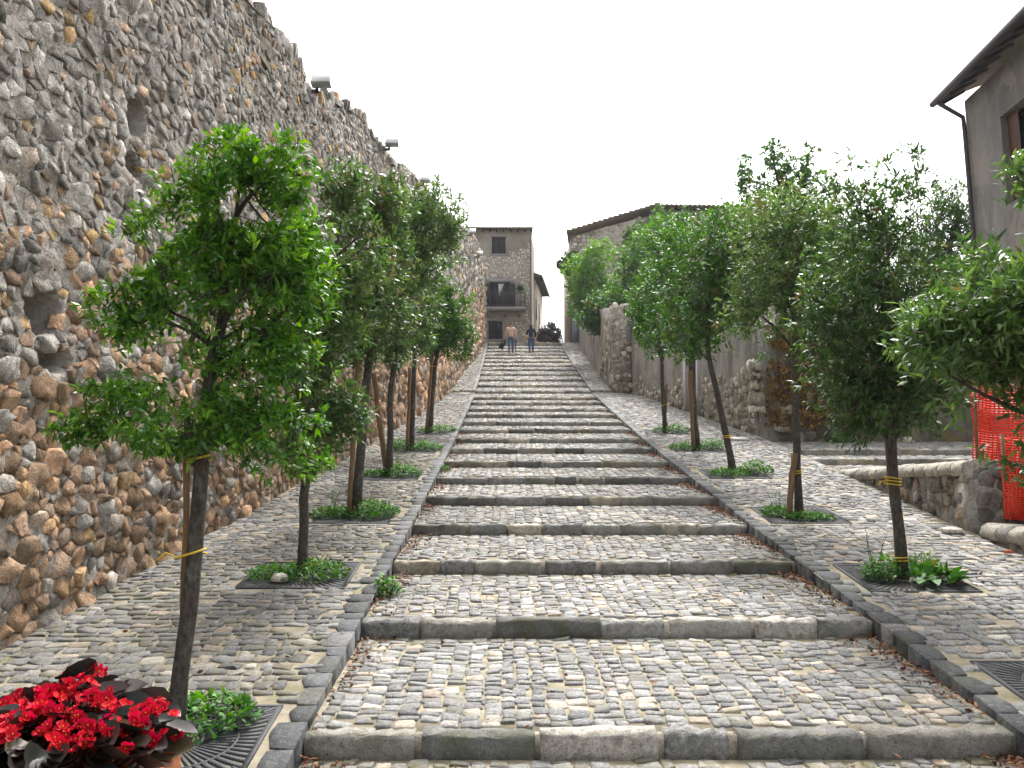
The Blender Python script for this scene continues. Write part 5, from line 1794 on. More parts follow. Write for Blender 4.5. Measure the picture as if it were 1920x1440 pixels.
gf, gr, gb = grate_meshes()
g_me = [raw_mesh('frame', gf[0], gf[1], smooth=False), raw_mesh('ring', gr[0], gr[1], smooth=False), raw_mesh('bars', gb[0], gb[1], smooth=False)]
for m_ in g_me:
    m_.materials.append(M['iron'])
pit_me = MB().box((-GRATE, -GRATE, -0.14), (GRATE, GRATE, -0.034)).arrays()
pit_me = raw_mesh('soil', pit_me[0], pit_me[1], smooth=False)
pit_me.materials.append(M['soil'])
ORD = ['nearest', 'second', 'third', 'fourth', 'fifth', 'farthest']
for side, trees in (('left', TREES_L), ('right', TREES_R)):
    for k, (x, y) in enumerate(trees):
        r = empty('tree_grate', (x, y, rz(y) + 0.002))
        r.rotation_euler = (slope_at(y), 0, 0)
        tag(r, 'square iron tree grate with radial slots round the %s tree of the %s row' % (ORD[k], side), 'grate', 'tree grates set in the ramps')
        for nm, me in (('frame', g_me[0]), ('ring', g_me[1]), ('bars', g_me[2]), ('soil', pit_me)):
            o = bpy.data.objects.new(nm, me)
            COL.objects.link(o)
            o.parent = r
            if nm == 'bars':
                o['kind'] = 'stuff'


def stake(x0, x1, Y, dz, lab, tie_z=None, r=0.035, dY=-0.12, tree=None, grp='stakes beside the trees', ties=1):
    """x0,x1: foot and head pixel positions given as (px,py)"""
    f = at(*x0, Y + dY)
    f[2] = rz(Y + dY) - 0.05
    h = at(*x1, Y + dY * 0.6)
    rt = tag(empty('tree_stake', f), lab, 'stake', grp)
    n = 7
    P = f + (h - f) * np.linspace(0, 1, n)[:, None]
    P[1:-1] += rng.normal(0, 0.006, (n - 2, 3))
    V, f4, f3 = tube_arrays(P, r * rng.uniform(0.9, 1.1, n), 7)
    add('pole', V, [f3, f4], M['stake'], rt)
    return rt


def tie(cx, cy, Y, rx, lab, loops=2, ry=None, knot=True):
    """yellow cord round trunk (and stake)"""
    c = at(cx, cy, Y)
    r = tag(empty('tree_tie', c), lab, 'tie', 'yellow ties on the trunks')
    a = np.linspace(0, 2 * np.pi * loops, 20 * loops)
    w = pxm(rx, Y)
    d = ry or w * 0.95
    tilt = rng.uniform(-0.25, 0.25)
    P = np.stack([c[0] + w * np.cos(a), c[1] + d * np.sin(a), c[2] + 0.035 * (a / (2 * np.pi)) - 0.03 * loops / 2 + tilt * w * np.cos(a)], -1)
    V, f4, f3 = tube_arrays(P, 0.0075, 5)
    add('loop', V, [f3, f4], M['rope'], r)
    if knot:
        kk = c + np.array([-w, -d * 0.3, 0])
        P = np.array([kk, kk + (-0.05, -0.02, 0.02), kk + (-0.10, -0.02, -0.03), kk + (-0.06, -0.03, -0.01), kk + (-0.09, -0.03, 0.03)])
        V, f4, f3 = tube_arrays(P, 0.006, 5)
        add('knot', V, [f3, f4], M['rope'], r)


yl = [t[1] for t in TREES_L]
yr = [t[1] for t in TREES_R]
stake((338, 1300), (352, 770), yl[0], 0, 'wooden stake hugging the left side of the nearest left trunk', dY=0.09, r=0.022)
stake((655, 960), (672, 650), yl[2], 0, 'split wooden stake just left of the third left trunk', dY=-0.1, r=0.04)
stake((727, 845), (700, 700), yl[3], 0, 'stake slanting in from the left to the fourth left trunk', dY=0.15, r=0.05)
stake((764, 838), (768, 690), yl[4], 0, 'upright stake left of the fifth left trunk', r=0.04)
stake((799, 803), (812, 660), yl[5], 0, 'stake beside the last left trunk', r=0.04)
stake((1478, 972), (1489, 850), yr[2], 0, 'dark stake forming a fork with the third right trunk', r=0.05)
stake((1300, 842), (1294, 695), yr[4], 0, 'orange brown weathered stake left of the fifth right trunk', r=0.05)
stake((1246, 800), (1250, 720), yr[5], 0, 'short stake behind the farthest right trunk', r=0.04, dY=0.1)
stake((1684, 1000), (1660, 790), yr[1], 0, 'short dark stake behind the trunk of the tall right tree', r=0.03, dY=0.1)
tie(357, 1041, yl[0], 28, 'yellow cord tied low round the nearest left trunk and its stake', 1)
tie(372, 863, yl[0], 20, 'yellow cord under the crown of the nearest left tree', 1, knot=False)
tie(810, 688, yl[5], 9, 'yellow cord round the last left trunk', 1, knot=False)
tie(1493, 887, yr[2], 11, 'yellow cord round the forked right trunk', 2, knot=False)
tie(1674, 905, yr[1], 15, 'thick double yellow cord with hanging knot on the tall right tree trunk', 3)
tie(1688, 1050, yr[1], 14, 'yellow cord near the foot of the tall right tree trunk', 2, knot=False)
tie(1364, 820, yr[3], 9, 'yellow cord round the leaning right trunk', 2, knot=False)
tie(1246, 760, yr[5], 8, 'yellow cord round the farthest right trunk', 1, knot=False)


def weeds(x, y, lab, r=0.35, n=420, h=0.16, seed=0, ll=0.05, lw=0.018, tall=3, zf=None, ex=1.0, ey=1.0, grp='weeds growing in the tree pits'):
    zf = zf or (lambda X, Y: ramp_z(Y))
    g0 = np.array([x, y, float(zf(x, y))])
    root = tag(empty('weed_clump', g0), lab, 'weeds', grp)
    n = int(n * 1.3)
    r = r * 1.12
    a = rng.uniform(0, 2 * np.pi, n)
    q = np.sqrt(rng.random(n)) * r
    X = x + q * np.cos(a) * ex
    Y = y + q * np.sin(a) * ey
    hh = h * (1 - (q / r) ** 2 * 0.75) * rng.uniform(0.15, 1.1, n)
    C = np.stack([X, Y, zf(X, Y) + hh], -1)
    D = np.stack([rng.normal(0, 0.7, n), rng.normal(0, 0.7, n), np.abs(rng.normal(0.5, 0.4, n))], -1)
    T = np.stack([np.clip(0.25 + 0.6 * hh / h + rng.normal(0, 0.18, n), 0, 1), (rng.random(n) < 0.04) * 0.6, np.zeros(n)], -1)
    V, a3, a4, tn = leaves_arrays(C, D, ll * 1.25 * rng.uniform(0.6, 1.3, n), lw * 1.4 * rng.uniform(0.6, 1.4, n), T, 0.4)
    add('foliage', V, [a3, a4], M['leaf_weed'], root, tn)
    mb = MB()
    ii = rng.choice(n, min(n, 60), replace=False)
    for i in ii:
        b = np.array([X[i] * 0.7 + x * 0.3, Y[i] * 0.7 + y * 0.3, 0])
        b[2] = float(zf(b[0], b[1])) - 0.01
        mb.tube(curve(b, C[i], 0.0, 3), 0.0025, 3, cap=False)
    mb.build('stems', M['leaf_weed'], root, smooth=True, tint=(0.3, 0.1, 0.3))['kind'] = 'stuff'
    return root


def tall_weed(x, y, lab, h=0.5, n=40, ll=0.06, lw=0.02, zf=None):
    zf = zf or (lambda X, Y: ramp_z(Y))
    g0 = np.array([x, y, float(zf(x, y))])
    root = tag(empty('tall_weed', g0), lab, 'weeds', 'tall weeds in the tree pits')
    mb = MB()
    Cs, Ds = [], []
    for s in range(4):
        e = g0 + np.array([rng.normal(0, 0.09), rng.normal(0, 0.07), h * rng.uniform(0.6, 1.05)])
        c = curve(g0 + rng.normal(0, 0.02, 3) * (1, 1, 0), e, 0.0, 6)
        mb.tube(c, np.linspace(0.005, 0.002, 6), 4, cap=False)
        for k in range(n // 4):
            t = rng.random() ** 0.8
            p = np.array([np.interp(t, np.linspace(0, 1, 6), c[:, q]) for q in range(3)])
            Cs.append(p)
            Ds.append((rng.normal(0, 1), rng.normal(0, 1), 0.35))
    mb.build('stems', M['leaf_weed'], root, smooth=True, tint=(0.3, 0.2, 0.3))['kind'] = 'stuff'
    Cs, Ds = np.array(Cs), np.array(Ds)
    m = len(Cs)
    V, a3, a4, tn = leaves_arrays(Cs, Ds, ll * rng.uniform(0.5, 1.2, m), lw * rng.uniform(0.6, 1.2, m), np.stack([rng.uniform(0.2, 0.8, m), np.zeros(m), np.zeros(m)], -1))
    add('foliage', V, [a3, a4], M['leaf_weed'], root, tn)


L_, R_ = TREES_L, TREES_R
weeds(L_[0][0] + 0.13, L_[0][1] + 0.28, 'leafy weeds on the grate right behind the nearest left trunk', 0.3, 330, 0.17, ll=0.055, lw=0.022)
weeds(L_[0][0] - 0.16, L_[0][1] + 0.22, 'leafy weeds between the red flowers and the nearest left trunk', 0.2, 230, 0.2, ll=0.05, lw=0.024)
weeds(L_[1][0] + 0.12, L_[1][1] - 0.05, 'weeds right of the second left trunk', 0.36, 560, 0.15)
weeds(L_[1][0] - 0.32, L_[1][1] - 0.1, 'low grassy weeds left of the second left trunk beside a pale stone', 0.26, 380, 0.10, lw=0.01)
weeds(L_[2][0] + 0.2, L_[2][1], 'dense weed cushion right of the third left trunk', 0.40, 780, 0.2)
weeds(L_[2][0] - 0.38, L_[2][1] - 0.05, 'weeds left of the third left trunk', 0.26, 330, 0.12)
tall_weed(L_[2][0] - 0.35, L_[2][1] - 0.1, 'tall leafy weed standing left of the third left trunk', 0.42, 60)
weeds(L_[3][0] + 0.22, L_[3][1], 'weed cushion right of the fourth left trunk', 0.36, 520, 0.2)
weeds(L_[3][0] - 0.28, L_[3][1], 'small weeds left of the fourth left trunk', 0.25, 230, 0.09)
tall_weed(L_[3][0] + 0.14, L_[3][1] - 0.1, 'thin upright weed by the fourth left trunk', 0.42, 36)
weeds(L_[4][0] - 0.25, L_[4][1], 'bushy weeds left of the fifth left trunk', 0.34, 420, 0.26)
weeds(L_[4][0] + 0.35, L_[4][1], 'bushy weeds right of the fifth left trunk', 0.32, 380, 0.2)
weeds(L_[5][0] + 0.2, L_[5][1], 'weed patch at the foot of the last left tree', 0.5, 520, 0.2, ey=0.7)
weeds(R_[1][0] - 0.24, R_[1][1] - 0.05, 'upright weeds left of the tall right tree trunk', 0.22, 330, 0.24, ll=0.06, lw=0.015)
tall_weed(R_[1][0] - 0.3, R_[1][1], 'thin dry flower stalks left of the tall right tree trunk', 0.62, 20, 0.03, 0.01)
weeds(R_[1][0] + 0.22, R_[1][1] - 0.22, 'broad leaved bright green weed right of the tall right tree trunk', 0.2, 46, 0.14, ll=0.16, lw=0.06)
weeds(R_[1][0] + 0.32, R_[1][1] + 0.22, 'small leafy weed behind the broad leaved one on the right grate', 0.2, 200, 0.2)
weeds(R_[2][0] + 0.05, R_[2][1] - 0.3, 'low weeds in front of the forked right trunk', 0.34, 330, 0.09, ey=0.5)
weeds(R_[2][0] - 0.33, R_[2][1], 'weeds left of the forked right trunk', 0.22, 240, 0.12)
tall_weed(R_[2][0] - 0.3, R_[2][1] + 0.05, 'tall weed standing left of the forked right trunk', 0.42, 44)
weeds(R_[3][0] - 0.12, R_[3][1] - 0.15, 'grassy weeds at the foot of the leaning right tree', 0.36, 400, 0.12)
weeds(R_[3][0] + 0.42, R_[3][1], 'leafy weeds right of the leaning right tree', 0.3, 420, 0.24)
weeds(R_[4][0] - 0.3, R_[4][1], 'weeds left of the fifth right trunk', 0.34, 330, 0.16)
weeds(R_[4][0] + 0.35, R_[4][1], 'weeds right of the fifth right trunk', 0.3, 330, 0.24)
weeds(R_[5][0] + 0.2, R_[5][1], 'weed patch round the farthest right trunk', 0.48, 520, 0.22, ey=0.7)
tall_weed(R_[0][0] - 0.12, R_[0][1] + 0.1, 'thin dark weed on the grate at the right edge', 0.36, 24, 0.04, 0.012)
weeds(XL - 0.02 + 0.1, 10.0, 'weed tuft growing in the gutter beside the left kerb', 0.16, 170, 0.2, zf=lambda X, Y: np.vectorize(tread_z)(Y) if np.ndim(Y) else tread_z(Y), grp='weeds in the gutter')
weeds(XL + 0.05, 19.0, 'tiny weed tuft in the left gutter further up', 0.12, 70, 0.12, zf=lambda X, Y: np.vectorize(tread_z)(Y) if np.ndim(Y) else tread_z(Y), grp='weeds in the gutter')
weeds(8.6, 24.2, 'green weeds at the foot of the dark back wall', 0.3, 300, 0.3, zf=lambda X, Y: ter_z(np.asarray(Y, dtype=float)), grp='weeds at the back wall')

# fallen leaves along both kerbs
C, D = [], []
for i in range(-1, 9):
    a, za, b, zb = tread_line(i)
    a = max(a, 5.4)
    for side, cnt in ((1, 230), (-1, 110)):
        m = int(cnt * (1.0 if i < 6 else 0.6))
        t = rng.beta(2.2, 1.1, m)
        yy = a + (b - a) * t
        off = np.abs(rng.normal(0, 0.11, m)) * (0.5 + t) + 0.015
        xx = (XR - off) if side > 0 else (XL + off)
        C.append(np.stack([xx, yy, za + (zb - za) * (yy - tread_line(i)[0]) / (b - tread_line(i)[0]) + rng.uniform(0.008, 0.04, m)], -1))
n = 260
yy = rng.uniform(5.5, 17, n)
xx = rng.uniform(XL, XR, n)
C.append(np.stack([xx, yy, np.array([tread_z(v) for v in yy]) + 0.022], -1))
n = 160
yy = rng.uniform(6, 20, n)
xx = np.where(rng.random(n) < 0.5, rng.uniform(-3.6, XL, n), rng.uniform(XR, 6.0, n))
C.append(np.stack([xx, yy, ramp_z(yy) + 0.022], -1))
C = np.concatenate(C)
n = len(C)
D = np.stack([rng.normal(0, 1, n), rng.normal(0, 1, n), rng.normal(0.1, 0.25, n)], -1)
V, a3, a4, tn = leaves_arrays(C, D, rng.uniform(0.03, 0.065, n), rng.uniform(0.015, 0.03, n), np.stack([rng.random(n), np.zeros(n), np.zeros(n)], -1), 0.5)
fl = add('fallen_leaves', V, [a3, a4], M['leaf_litter'], None, tn)
tag(fl, 'reddish brown fallen leaves gathered along the kerbs', 'leaves', kind='stuff')

# small loose things
def rock(name, lab, cat, c, r, mat, sq=(1, 1, 0.7), tint=(0.9, 0.9, 0)):
    a = np.linspace(0, 2 * np.pi, 10, endpoint=False)
    V = []
    for s, z in ((0.8, -0.3), (1.0, 0.2), (0.8, 0.7), (0.4, 0.95)):
        for t in a:
            q = s * r * rng.uniform(0.82, 1.12)
            V.append((c[0] + q * math.cos(t) * sq[0], c[1] + q * math.sin(t) * sq[1], c[2] + z * r * sq[2]))
    V.append((c[0], c[1], c[2] + r * sq[2]))
    F4 = [(i * 10 + j, i * 10 + (j + 1) % 10, i * 10 + 10 + (j + 1) % 10, i * 10 + 10 + j) for i in range(3) for j in range(10)]
    F3 = [(30 + j, 30 + (j + 1) % 10, 40) for j in range(10)]
    o = at_origin(name, V, [np.array(F3), np.array(F4)], mat, np.tile(tint, (len(V), 1)))
    return tag(o, lab, cat)


rock('loose_stone', 'pale loose stone among the weeds left of the second left trunk', 'stone', (L_[1][0] - 0.17, L_[1][1] - 0.3, rz(L_[1][1] - 0.3) + 0.02), 0.1, M['pale_stone'])
b = at(1891, 1060, 11.4)
rock('brick_fragment', 'small orange brick fragment by the lower retaining wall', 'brick', (b[0], 11.4, rz(11.4) + 0.03), 0.045, M['brick'], (1.3, 0.8, 0.8))
rock('loose_stone', 'white boulder lying on the ramp where the low walls meet', 'stone', (5.98, 12.7, rz(12.7) + 0.02), 0.13, M['pale_stone'], (1.3, 1, 0.5))
for lab, px, Y, w, dl in (('pale square utility cover slab behind the leaning right tree', 1385, 23.4, 0.55, 0.5), ('white slab on the left ramp below its low riser', 866, 37.9, 0.62, 0.35), ('white slab on the right ramp in front of the stone pier', 1160, 37.9, 0.55, 0.35)):
    c = at(px, 800, Y)
    z0, z1 = rz(Y), rz(Y + dl)
    m = MB()
    m.prism([(c[0] - w / 2, Y, z0 + 0.012), (c[0] + w / 2, Y, z0 + 0.012), (c[0] + w / 2, Y + dl, z1 + 0.012), (c[0] - w / 2, Y + dl, z1 + 0.012)], (0, 0, 0.025))
    tag(m.build('cover_slab', M['slab']), lab, 'slab', 'pale slabs let into the ramps')


# ------------------------------------------------------------------ orange safety netting
def net(name, lab, P0, P1, zb, zt, du=0.05, dv=0.034):
    L = math.hypot(P1[0] - P0[0], P1[1] - P0[1])
    r = tag(empty(name, (P0[0], P0[1], zb)), lab, 'safety net', 'orange plastic safety netting')
    d = np.array([(P1[0] - P0[0]) / L, (P1[1] - P0[1]) / L])
    nn = np.array([d[1], -d[0]])

    def pt(u, z):
        w = 0.10 * math.sin(3.1 * u + 1.7 * z) + 0.05 * math.sin(8 * z + 2 * u) + 0.03 * math.sin(13 * u - 4 * z)
        return (P0[0] + d[0] * u + nn[0] * w, P0[1] + d[1] * u + nn[1] * w, z - 0.05 * math.sin(math.pi * u / L))
    mb = MB()
    nu, nv = max(int(L / du), 2), max(int((zt - zb) / dv), 2)
    for i in range(nu + 1):
        u = L * i / nu
        mb.tube([pt(u, zb + (zt - zb) * k / 8) for k in range(9)], 0.010, 4)
    for j in range(nv + 1):
        z = zb + (zt - zb) * j / nv
        mb.tube([pt(L * k / 10, z) for k in range(11)], 0.0125 if j % 2 else 0.010, 4)
    mb.build('mesh', M['orange_net'], r)
    for u in (0.02, L - 0.02):
        MB().tube([(*(P0 + d * u), zb - 0.05), (*(P0 + d * u), zt + 0.06)], 0.022, 6).build('post', M['stake'], r)


net('safety_net', 'upper panel of orange safety netting standing on the side terrace at the right edge', np.array([6.62, 13.25]), np.array([7.7, 13.1]), T0 - 0.12, T0 + 1.0)
net('safety_net', 'lower panel of orange safety netting in front of the stone return at the right edge', np.array([6.62, 12.55]), np.array([7.9, 12.3]), T0 - 0.86, T0 + 0.2)


# ------------------------------------------------------------------ two people climbing
def skin_body(name, joints, edges, mat, parent=None, sub=2, root=0):
    """continuous figure: joints {key: (x,y,z,rx,ry)}; edges between keys"""
    keys = list(joints)
    ix = {k: i for i, k in enumerate(keys)}
    me = bpy.data.meshes.new(name)
    off = ORG[parent.name] if parent is not None else np.zeros(3)
    me.from_pydata([tuple(np.array(joints[k][:3]) - off) for k in keys], [(ix[a], ix[b]) for a, b in edges], [])
    o = link(name, me, None, parent)
    me.materials.append(mat)
    o.modifiers.new('skin', 'SKIN').use_smooth_shade = True
    for k in keys:
        s = me.skin_vertices[0].data[ix[k]]
        s.radius = (joints[k][3], joints[k][4])
        s.use_root = ix[k] == root
    md = o.modifiers.new('sub', 'SUBSURF')
    md.levels = md.render_levels = sub
    return o


M['skin'] = simple_mat('skin', (0.42, 0.24, 0.16), 0.6, 12, 0.08, 0.0)
M['hair'] = simple_mat('dark_hair', (0.018, 0.014, 0.012), 0.6, 40, 0.4, 0.3, stretch=(1, 1, 0.2))
M['shirt_pink'] = simple_mat('pale_pink_shirt', (0.55, 0.38, 0.29), 0.85, 12, 0.12, 0.3)
M['jeans'] = simple_mat('blue_jeans', (0.05, 0.085, 0.17), 0.85, 20, 0.25, 0.2)
M['navy'] = simple_mat('navy_jacket', (0.014, 0.018, 0.035), 0.8, 14, 0.25, 0.3)
M['shoe'] = simple_mat('dark_shoe', (0.03, 0.022, 0.018), 0.6, 10, 0.2, 0.1)
M['bag_black'] = simple_mat('black_fabric', (0.012, 0.012, 0.018), 0.7, 15, 0.2, 0.2)
M['bag_beige'] = simple_mat('beige_leather', (0.38, 0.29, 0.18), 0.6, 15, 0.15, 0.2)


def person(label, x, y, woman, grp='two people climbing the stairs'):
    """walking up the stairs, back to the camera"""
    zf, zr_ = tread_z(y + 0.12), tread_z(y - 0.22)
    h = 1.78 if woman else 1.88
    s = h / 1.75
    b = tread_z(y)
    r = tag(empty('person', (x, y, b)), label, 'person', grp)
    lean = 0.10
    hip, chest, neck = b + 0.92 * s, b + 1.28 * s, b + 1.50 * s
    J = {}

    def j(k, dx, dy, z, rx, ry=None):
        J[k] = (x + dx * s, y + dy * s, z, rx * s, (ry or rx) * s)
    hw = 0.10 if woman else 0.095
    sw = 0.17 if woman else 0.20
    j('pelvis', 0, 0, hip, 0.13, 0.10)
    j('waist', 0, lean * 0.35, b + 1.07 * s, 0.115 if woman else 0.135, 0.095)
    j('chest', 0, lean * 0.8, chest, 0.14 if woman else 0.16, 0.11)
    j('neck', 0, lean * 1.1, neck, 0.05)
    j('head0', 0, lean * 1.35, neck + 0.09 * s, 0.075, 0.085)
    j('head1', 0, lean * 1.45, neck + 0.19 * s, 0.072, 0.085)
    for sd, sg in (('l', -1), ('r', 1)):
        fwd = 0.12 if sg > 0 else -0.22                           # right leg forward and up
        fz = (zf if sg > 0 else zr_) + 0.05
        j('hip' + sd, sg * hw, 0, hip - 0.07 * s, 0.095, 0.10)
        j('knee' + sd, sg * hw * 1.05, fwd * 0.55 + 0.07, fz + (hip - fz) * 0.5, 0.064)
        j('ankle' + sd, sg * hw, fwd, fz + 0.05, 0.042)
        j('toe' + sd, sg * hw * 1.2, fwd + 0.16, fz - 0.005, 0.036, 0.03)
        j('sh' + sd, sg * sw, lean * 0.95, chest + 0.13 * s, 0.065)
        if woman:
            j('elb' + sd, sg * (sw + 0.10), lean - 0.02, chest - 0.14 * s, 0.045)
            j('wr' + sd, sg * (sw + (0.06 if sg < 0 else 0.01)), lean + 0.12, chest - 0.36 * s, 0.033)
            j('hand' + sd, sg * (sw + (0.05 if sg < 0 else 0.0)), lean + 0.16, chest - 0.43 * s, 0.03, 0.025)
        else:
            j('elb' + sd, sg * (sw + 0.08), lean - 0.03, chest - 0.14 * s, 0.05)
            j('wr' + sd, sg * (sw + (0.12 if sg < 0 else 0.08)), lean + 0.06, chest - 0.38 * s, 0.035)
            j('hand' + sd, sg * (sw + (0.13 if sg < 0 else 0.07)), lean + 0.08, chest - 0.46 * s, 0.032, 0.026)
    E = [('pelvis', 'waist'), ('waist', 'chest'), ('chest', 'neck'), ('neck', 'head0'), ('head0', 'head1')]
    for sd in 'lr':
        E += [('pelvis', 'hip' + sd), ('hip' + sd, 'knee' + sd), ('knee' + sd, 'ankle' + sd), ('ankle' + sd, 'toe' + sd), ('chest', 'sh' + sd), ('sh' + sd, 'elb' + sd), ('elb' + sd, 'wr' + sd), ('wr' + sd, 'hand' + sd)]
    skin_body('body', J, E, M['skin'], r)

    def sub(keys, edges, grow, mat, name, root=0):
        K = {k: (*J[k][:3], J[k][3] + grow, J[k][4] + grow) for k in keys}
        return skin_body(name, K, edges, mat, r, 2, root)
    legs = ['pelvis', 'hipl', 'kneel', 'anklel', 'hipr', 'kneer', 'ankler']
    J['belt'] = (J['pelvis'][0], J['pelvis'][1], J['pelvis'][2] + 0.08, J['pelvis'][3], J['pelvis'][4])
    legs.append('belt')
    sub(legs, [('pelvis', 'belt'), ('pelvis', 'hipl'), ('hipl', 'kneel'), ('kneel', 'anklel'), ('pelvis', 'hipr'), ('hipr', 'kneer'), ('kneer', 'ankler')], 0.016, M['jeans'], 'trousers')
    J['hem'] = (J['pelvis'][0], J['pelvis'][1], J['pelvis'][2] - 0.07, J['pelvis'][3] + 0.035, J['pelvis'][4] + 0.03)
    top = ['chest', 'waist', 'hem', 'shl', 'elbl', 'wrl', 'shr', 'elbr', 'wrr']
    sub(top, [('chest', 'waist'), ('waist', 'hem'), ('chest', 'shl'), ('shl', 'elbl'), ('elbl', 'wrl'), ('chest', 'shr'), ('shr', 'elbr'), ('elbr', 'wrr')], 0.024, M['navy' if woman else 'shirt_pink'], 'jacket' if woman else 'shirt')
    for sd in 'lr':
        K = {k: (*J[k][:3], J[k][3] + 0.012, J[k][4] + 0.014) for k in ('ankle' + sd, 'toe' + sd)}
        skin_body('shoe', K, [('ankle' + sd, 'toe' + sd)], M['shoe'], r, 1)
    hd = J['head1']
    if woman:
        K = {'a': (hd[0], hd[1] - 0.01, hd[2] + 0.03, 0.095, 0.10), 'b': (hd[0], hd[1] - 0.05, hd[2] - 0.1, 0.10, 0.085), 'c': (hd[0], hd[1] - 0.10, hd[2] - 0.26, 0.10, 0.06), 'd': (hd[0], hd[1] - 0.11, hd[2] - 0.36, 0.07, 0.04)}
        skin_body('hair', K, [('a', 'b'), ('b', 'c'), ('c', 'd')], M['hair'], r, 2)
    else:
        K = {'a': (hd[0], hd[1] - 0.005, hd[2] + 0.035, 0.082, 0.092), 'b': (hd[0], hd[1] - 0.03, hd[2] - 0.03, 0.09, 0.085), 'c': (hd[0], hd[1] - 0.035, hd[2] - 0.10, 0.078, 0.06)}
        skin_body('hair', K, [('a', 'b'), ('b', 'c')], M['hair'], r, 2)
    for sg in (-1, 1):
        MB().lathe([(0.001, -0.03), (0.014, -0.015), (0.016, 0.01), (0.001, 0.03)], (hd[0] + sg * 0.085 * s, hd[1] + 0.01, hd[2] - 0.06), 6).build('ear', M['skin'], r, smooth=True)
    return J


PY_ = 56.5
mx = at(958, 640, PY_)[0]
wxp = at(996, 640, PY_ + 0.4)[0]
JM = person('man in pale pink shirt and blue jeans climbing the stairs with a black bag', mx, PY_, False)
JW = person('woman in navy jacket and jeans with long dark hair climbing the stairs', wxp, PY_ + 0.4, True)


def rot_box(name, lab, cat, c, size, rot, mat, handle=True, extra=None):
    Rm = Matrix.Rotation(rot, 4, 'Y')
    r = tag(empty(name, c), lab, cat)
    T = np.array(Matrix.Translation(c) @ Rm)
    sx, sy, sz = size
    m = MB()
    prof = [(-sx, -sz), (sx, -sz), (sx, sz * 0.8), (sx * 0.8, sz), (-sx * 0.8, sz), (-sx, sz * 0.8)]
    P = np.array([(a, -sy, b) for a, b in prof]) @ T[:3, :3].T + T[:3, 3]
    m.prism(P, T[:3, :3] @ np.array([0, 2 * sy, 0]))
    m.build('body', mat, r, smooth=False)
    if extra is not None:
        MB().tube(extra, 0.012, 5).build('strap', mat, r)
    return r


hl = np.array(JM['handl'][:3])
rot_box('travel_bag', 'black travel bag hanging from the left hand of the man', 'bag', hl + np.array([-0.16, 0.0, -0.34]), (0.14, 0.09, 0.30), math.radians(28), M['bag_black'], extra=[hl + (-0.03, 0, -0.12), hl + (0, 0.01, -0.01), hl + (-0.08, 0, -0.16)])
hr = np.array(JM['handr'][:3])
um = tag(empty('umbrella', (hr[0] + 0.01, hr[1], tread_z(hr[1]))), 'furled black umbrella held in the right hand of the man', 'umbrella')
MB().tube([(hr[0] + 0.015, hr[1] + 0.03, tread_z(hr[1]) + 0.02), (hr[0] + 0.012, hr[1] + 0.02, tread_z(hr[1]) + 0.12), (hr[0] + 0.006, hr[1], hr[2] - 0.12), hr], [0.008, 0.028, 0.045, 0.02], 8).build('canopy', M['bag_black'], um, smooth=True)
MB().tube([hr, hr + (0, 0, 0.06), hr + (0.03, 0, 0.09), hr + (0.055, 0, 0.06)], 0.013, 6).build('handle', M['wood_dark'], um)
wl = np.array(JW['shl'][:3])
wb = np.array([JW['wrl'][0] - 0.05, JW['wrl'][1] - 0.12, JW['wrl'][2] + 0.02])
rot_box('handbag', 'beige handbag on the left side of the woman', 'bag', wb, (0.14, 0.07, 0.14), math.radians(8), M['bag_beige'], extra=[wb + (-0.08, 0, 0.12), wb + (-0.03, 0.03, 0.3), wl + (-0.02, -0.03, 0.09), wl + (0.02, 0.08, 0.05), wb + (0.08, 0.02, 0.12)])

# ------------------------------------------------------------------ red begonias in the terracotta pot
pc = at(80, 1410, 2.2)
pot_z = at(330, 1440, 2.2)[2]
px_, py_ = pc[0], 2.25
PR = at(312, 1400, 2.2)[0] - px_
gz_ = rz(2.2)
ped = MB().box((px_ - 0.36, py_ - 0.36, gz_ - 0.1), (px_ + 0.36, py_ + 0.36, pot_z - 0.42), jit=0.006).build('stone_pedestal', M['frame_stone'])
tag(ped, 'squared stone block carrying the terracotta flower pot', 'pedestal')
pot = tag(empty('begonia_pot', (px_, py_, pot_z - 0.42)), 'terracotta pot full of red begonias with dark leaves in the lower left corner', 'potted plant')
MB().lathe([(0.001, -0.42), (PR * 0.66, -0.42), (PR * 0.9, -0.08), (PR * 0.92, -0.075), (PR * 1.0, -0.07), (PR * 1.0, -0.005), (PR * 0.985, 0.0), (PR * 0.93, 0.0), (PR * 0.92, -0.01), (PR * 0.9, -0.06)], (px_, py_, pot_z), 40).build('pot', M['terracotta'], pot, smooth=False)
MB().lathe([(0.0005, -0.04), (PR * 0.905, -0.05)], (px_, py_, pot_z), 24).build('soil', M['soil'], pot)


def dome_z(x, y):
    """height of the mass of leaves above the rim"""
    q = ((x - px_) ** 2 + (y - py_) ** 2) / (PR * 1.08) ** 2
    bump = 0.055 * np.exp(-(((x - (px_ + 0.03)) / 0.07) ** 2 + ((y - (py_ + 0.1)) / 0.12) ** 2))
    return pot_z + 0.02 + 0.115 * np.sqrt(np.maximum(1 - q, 0)) + bump


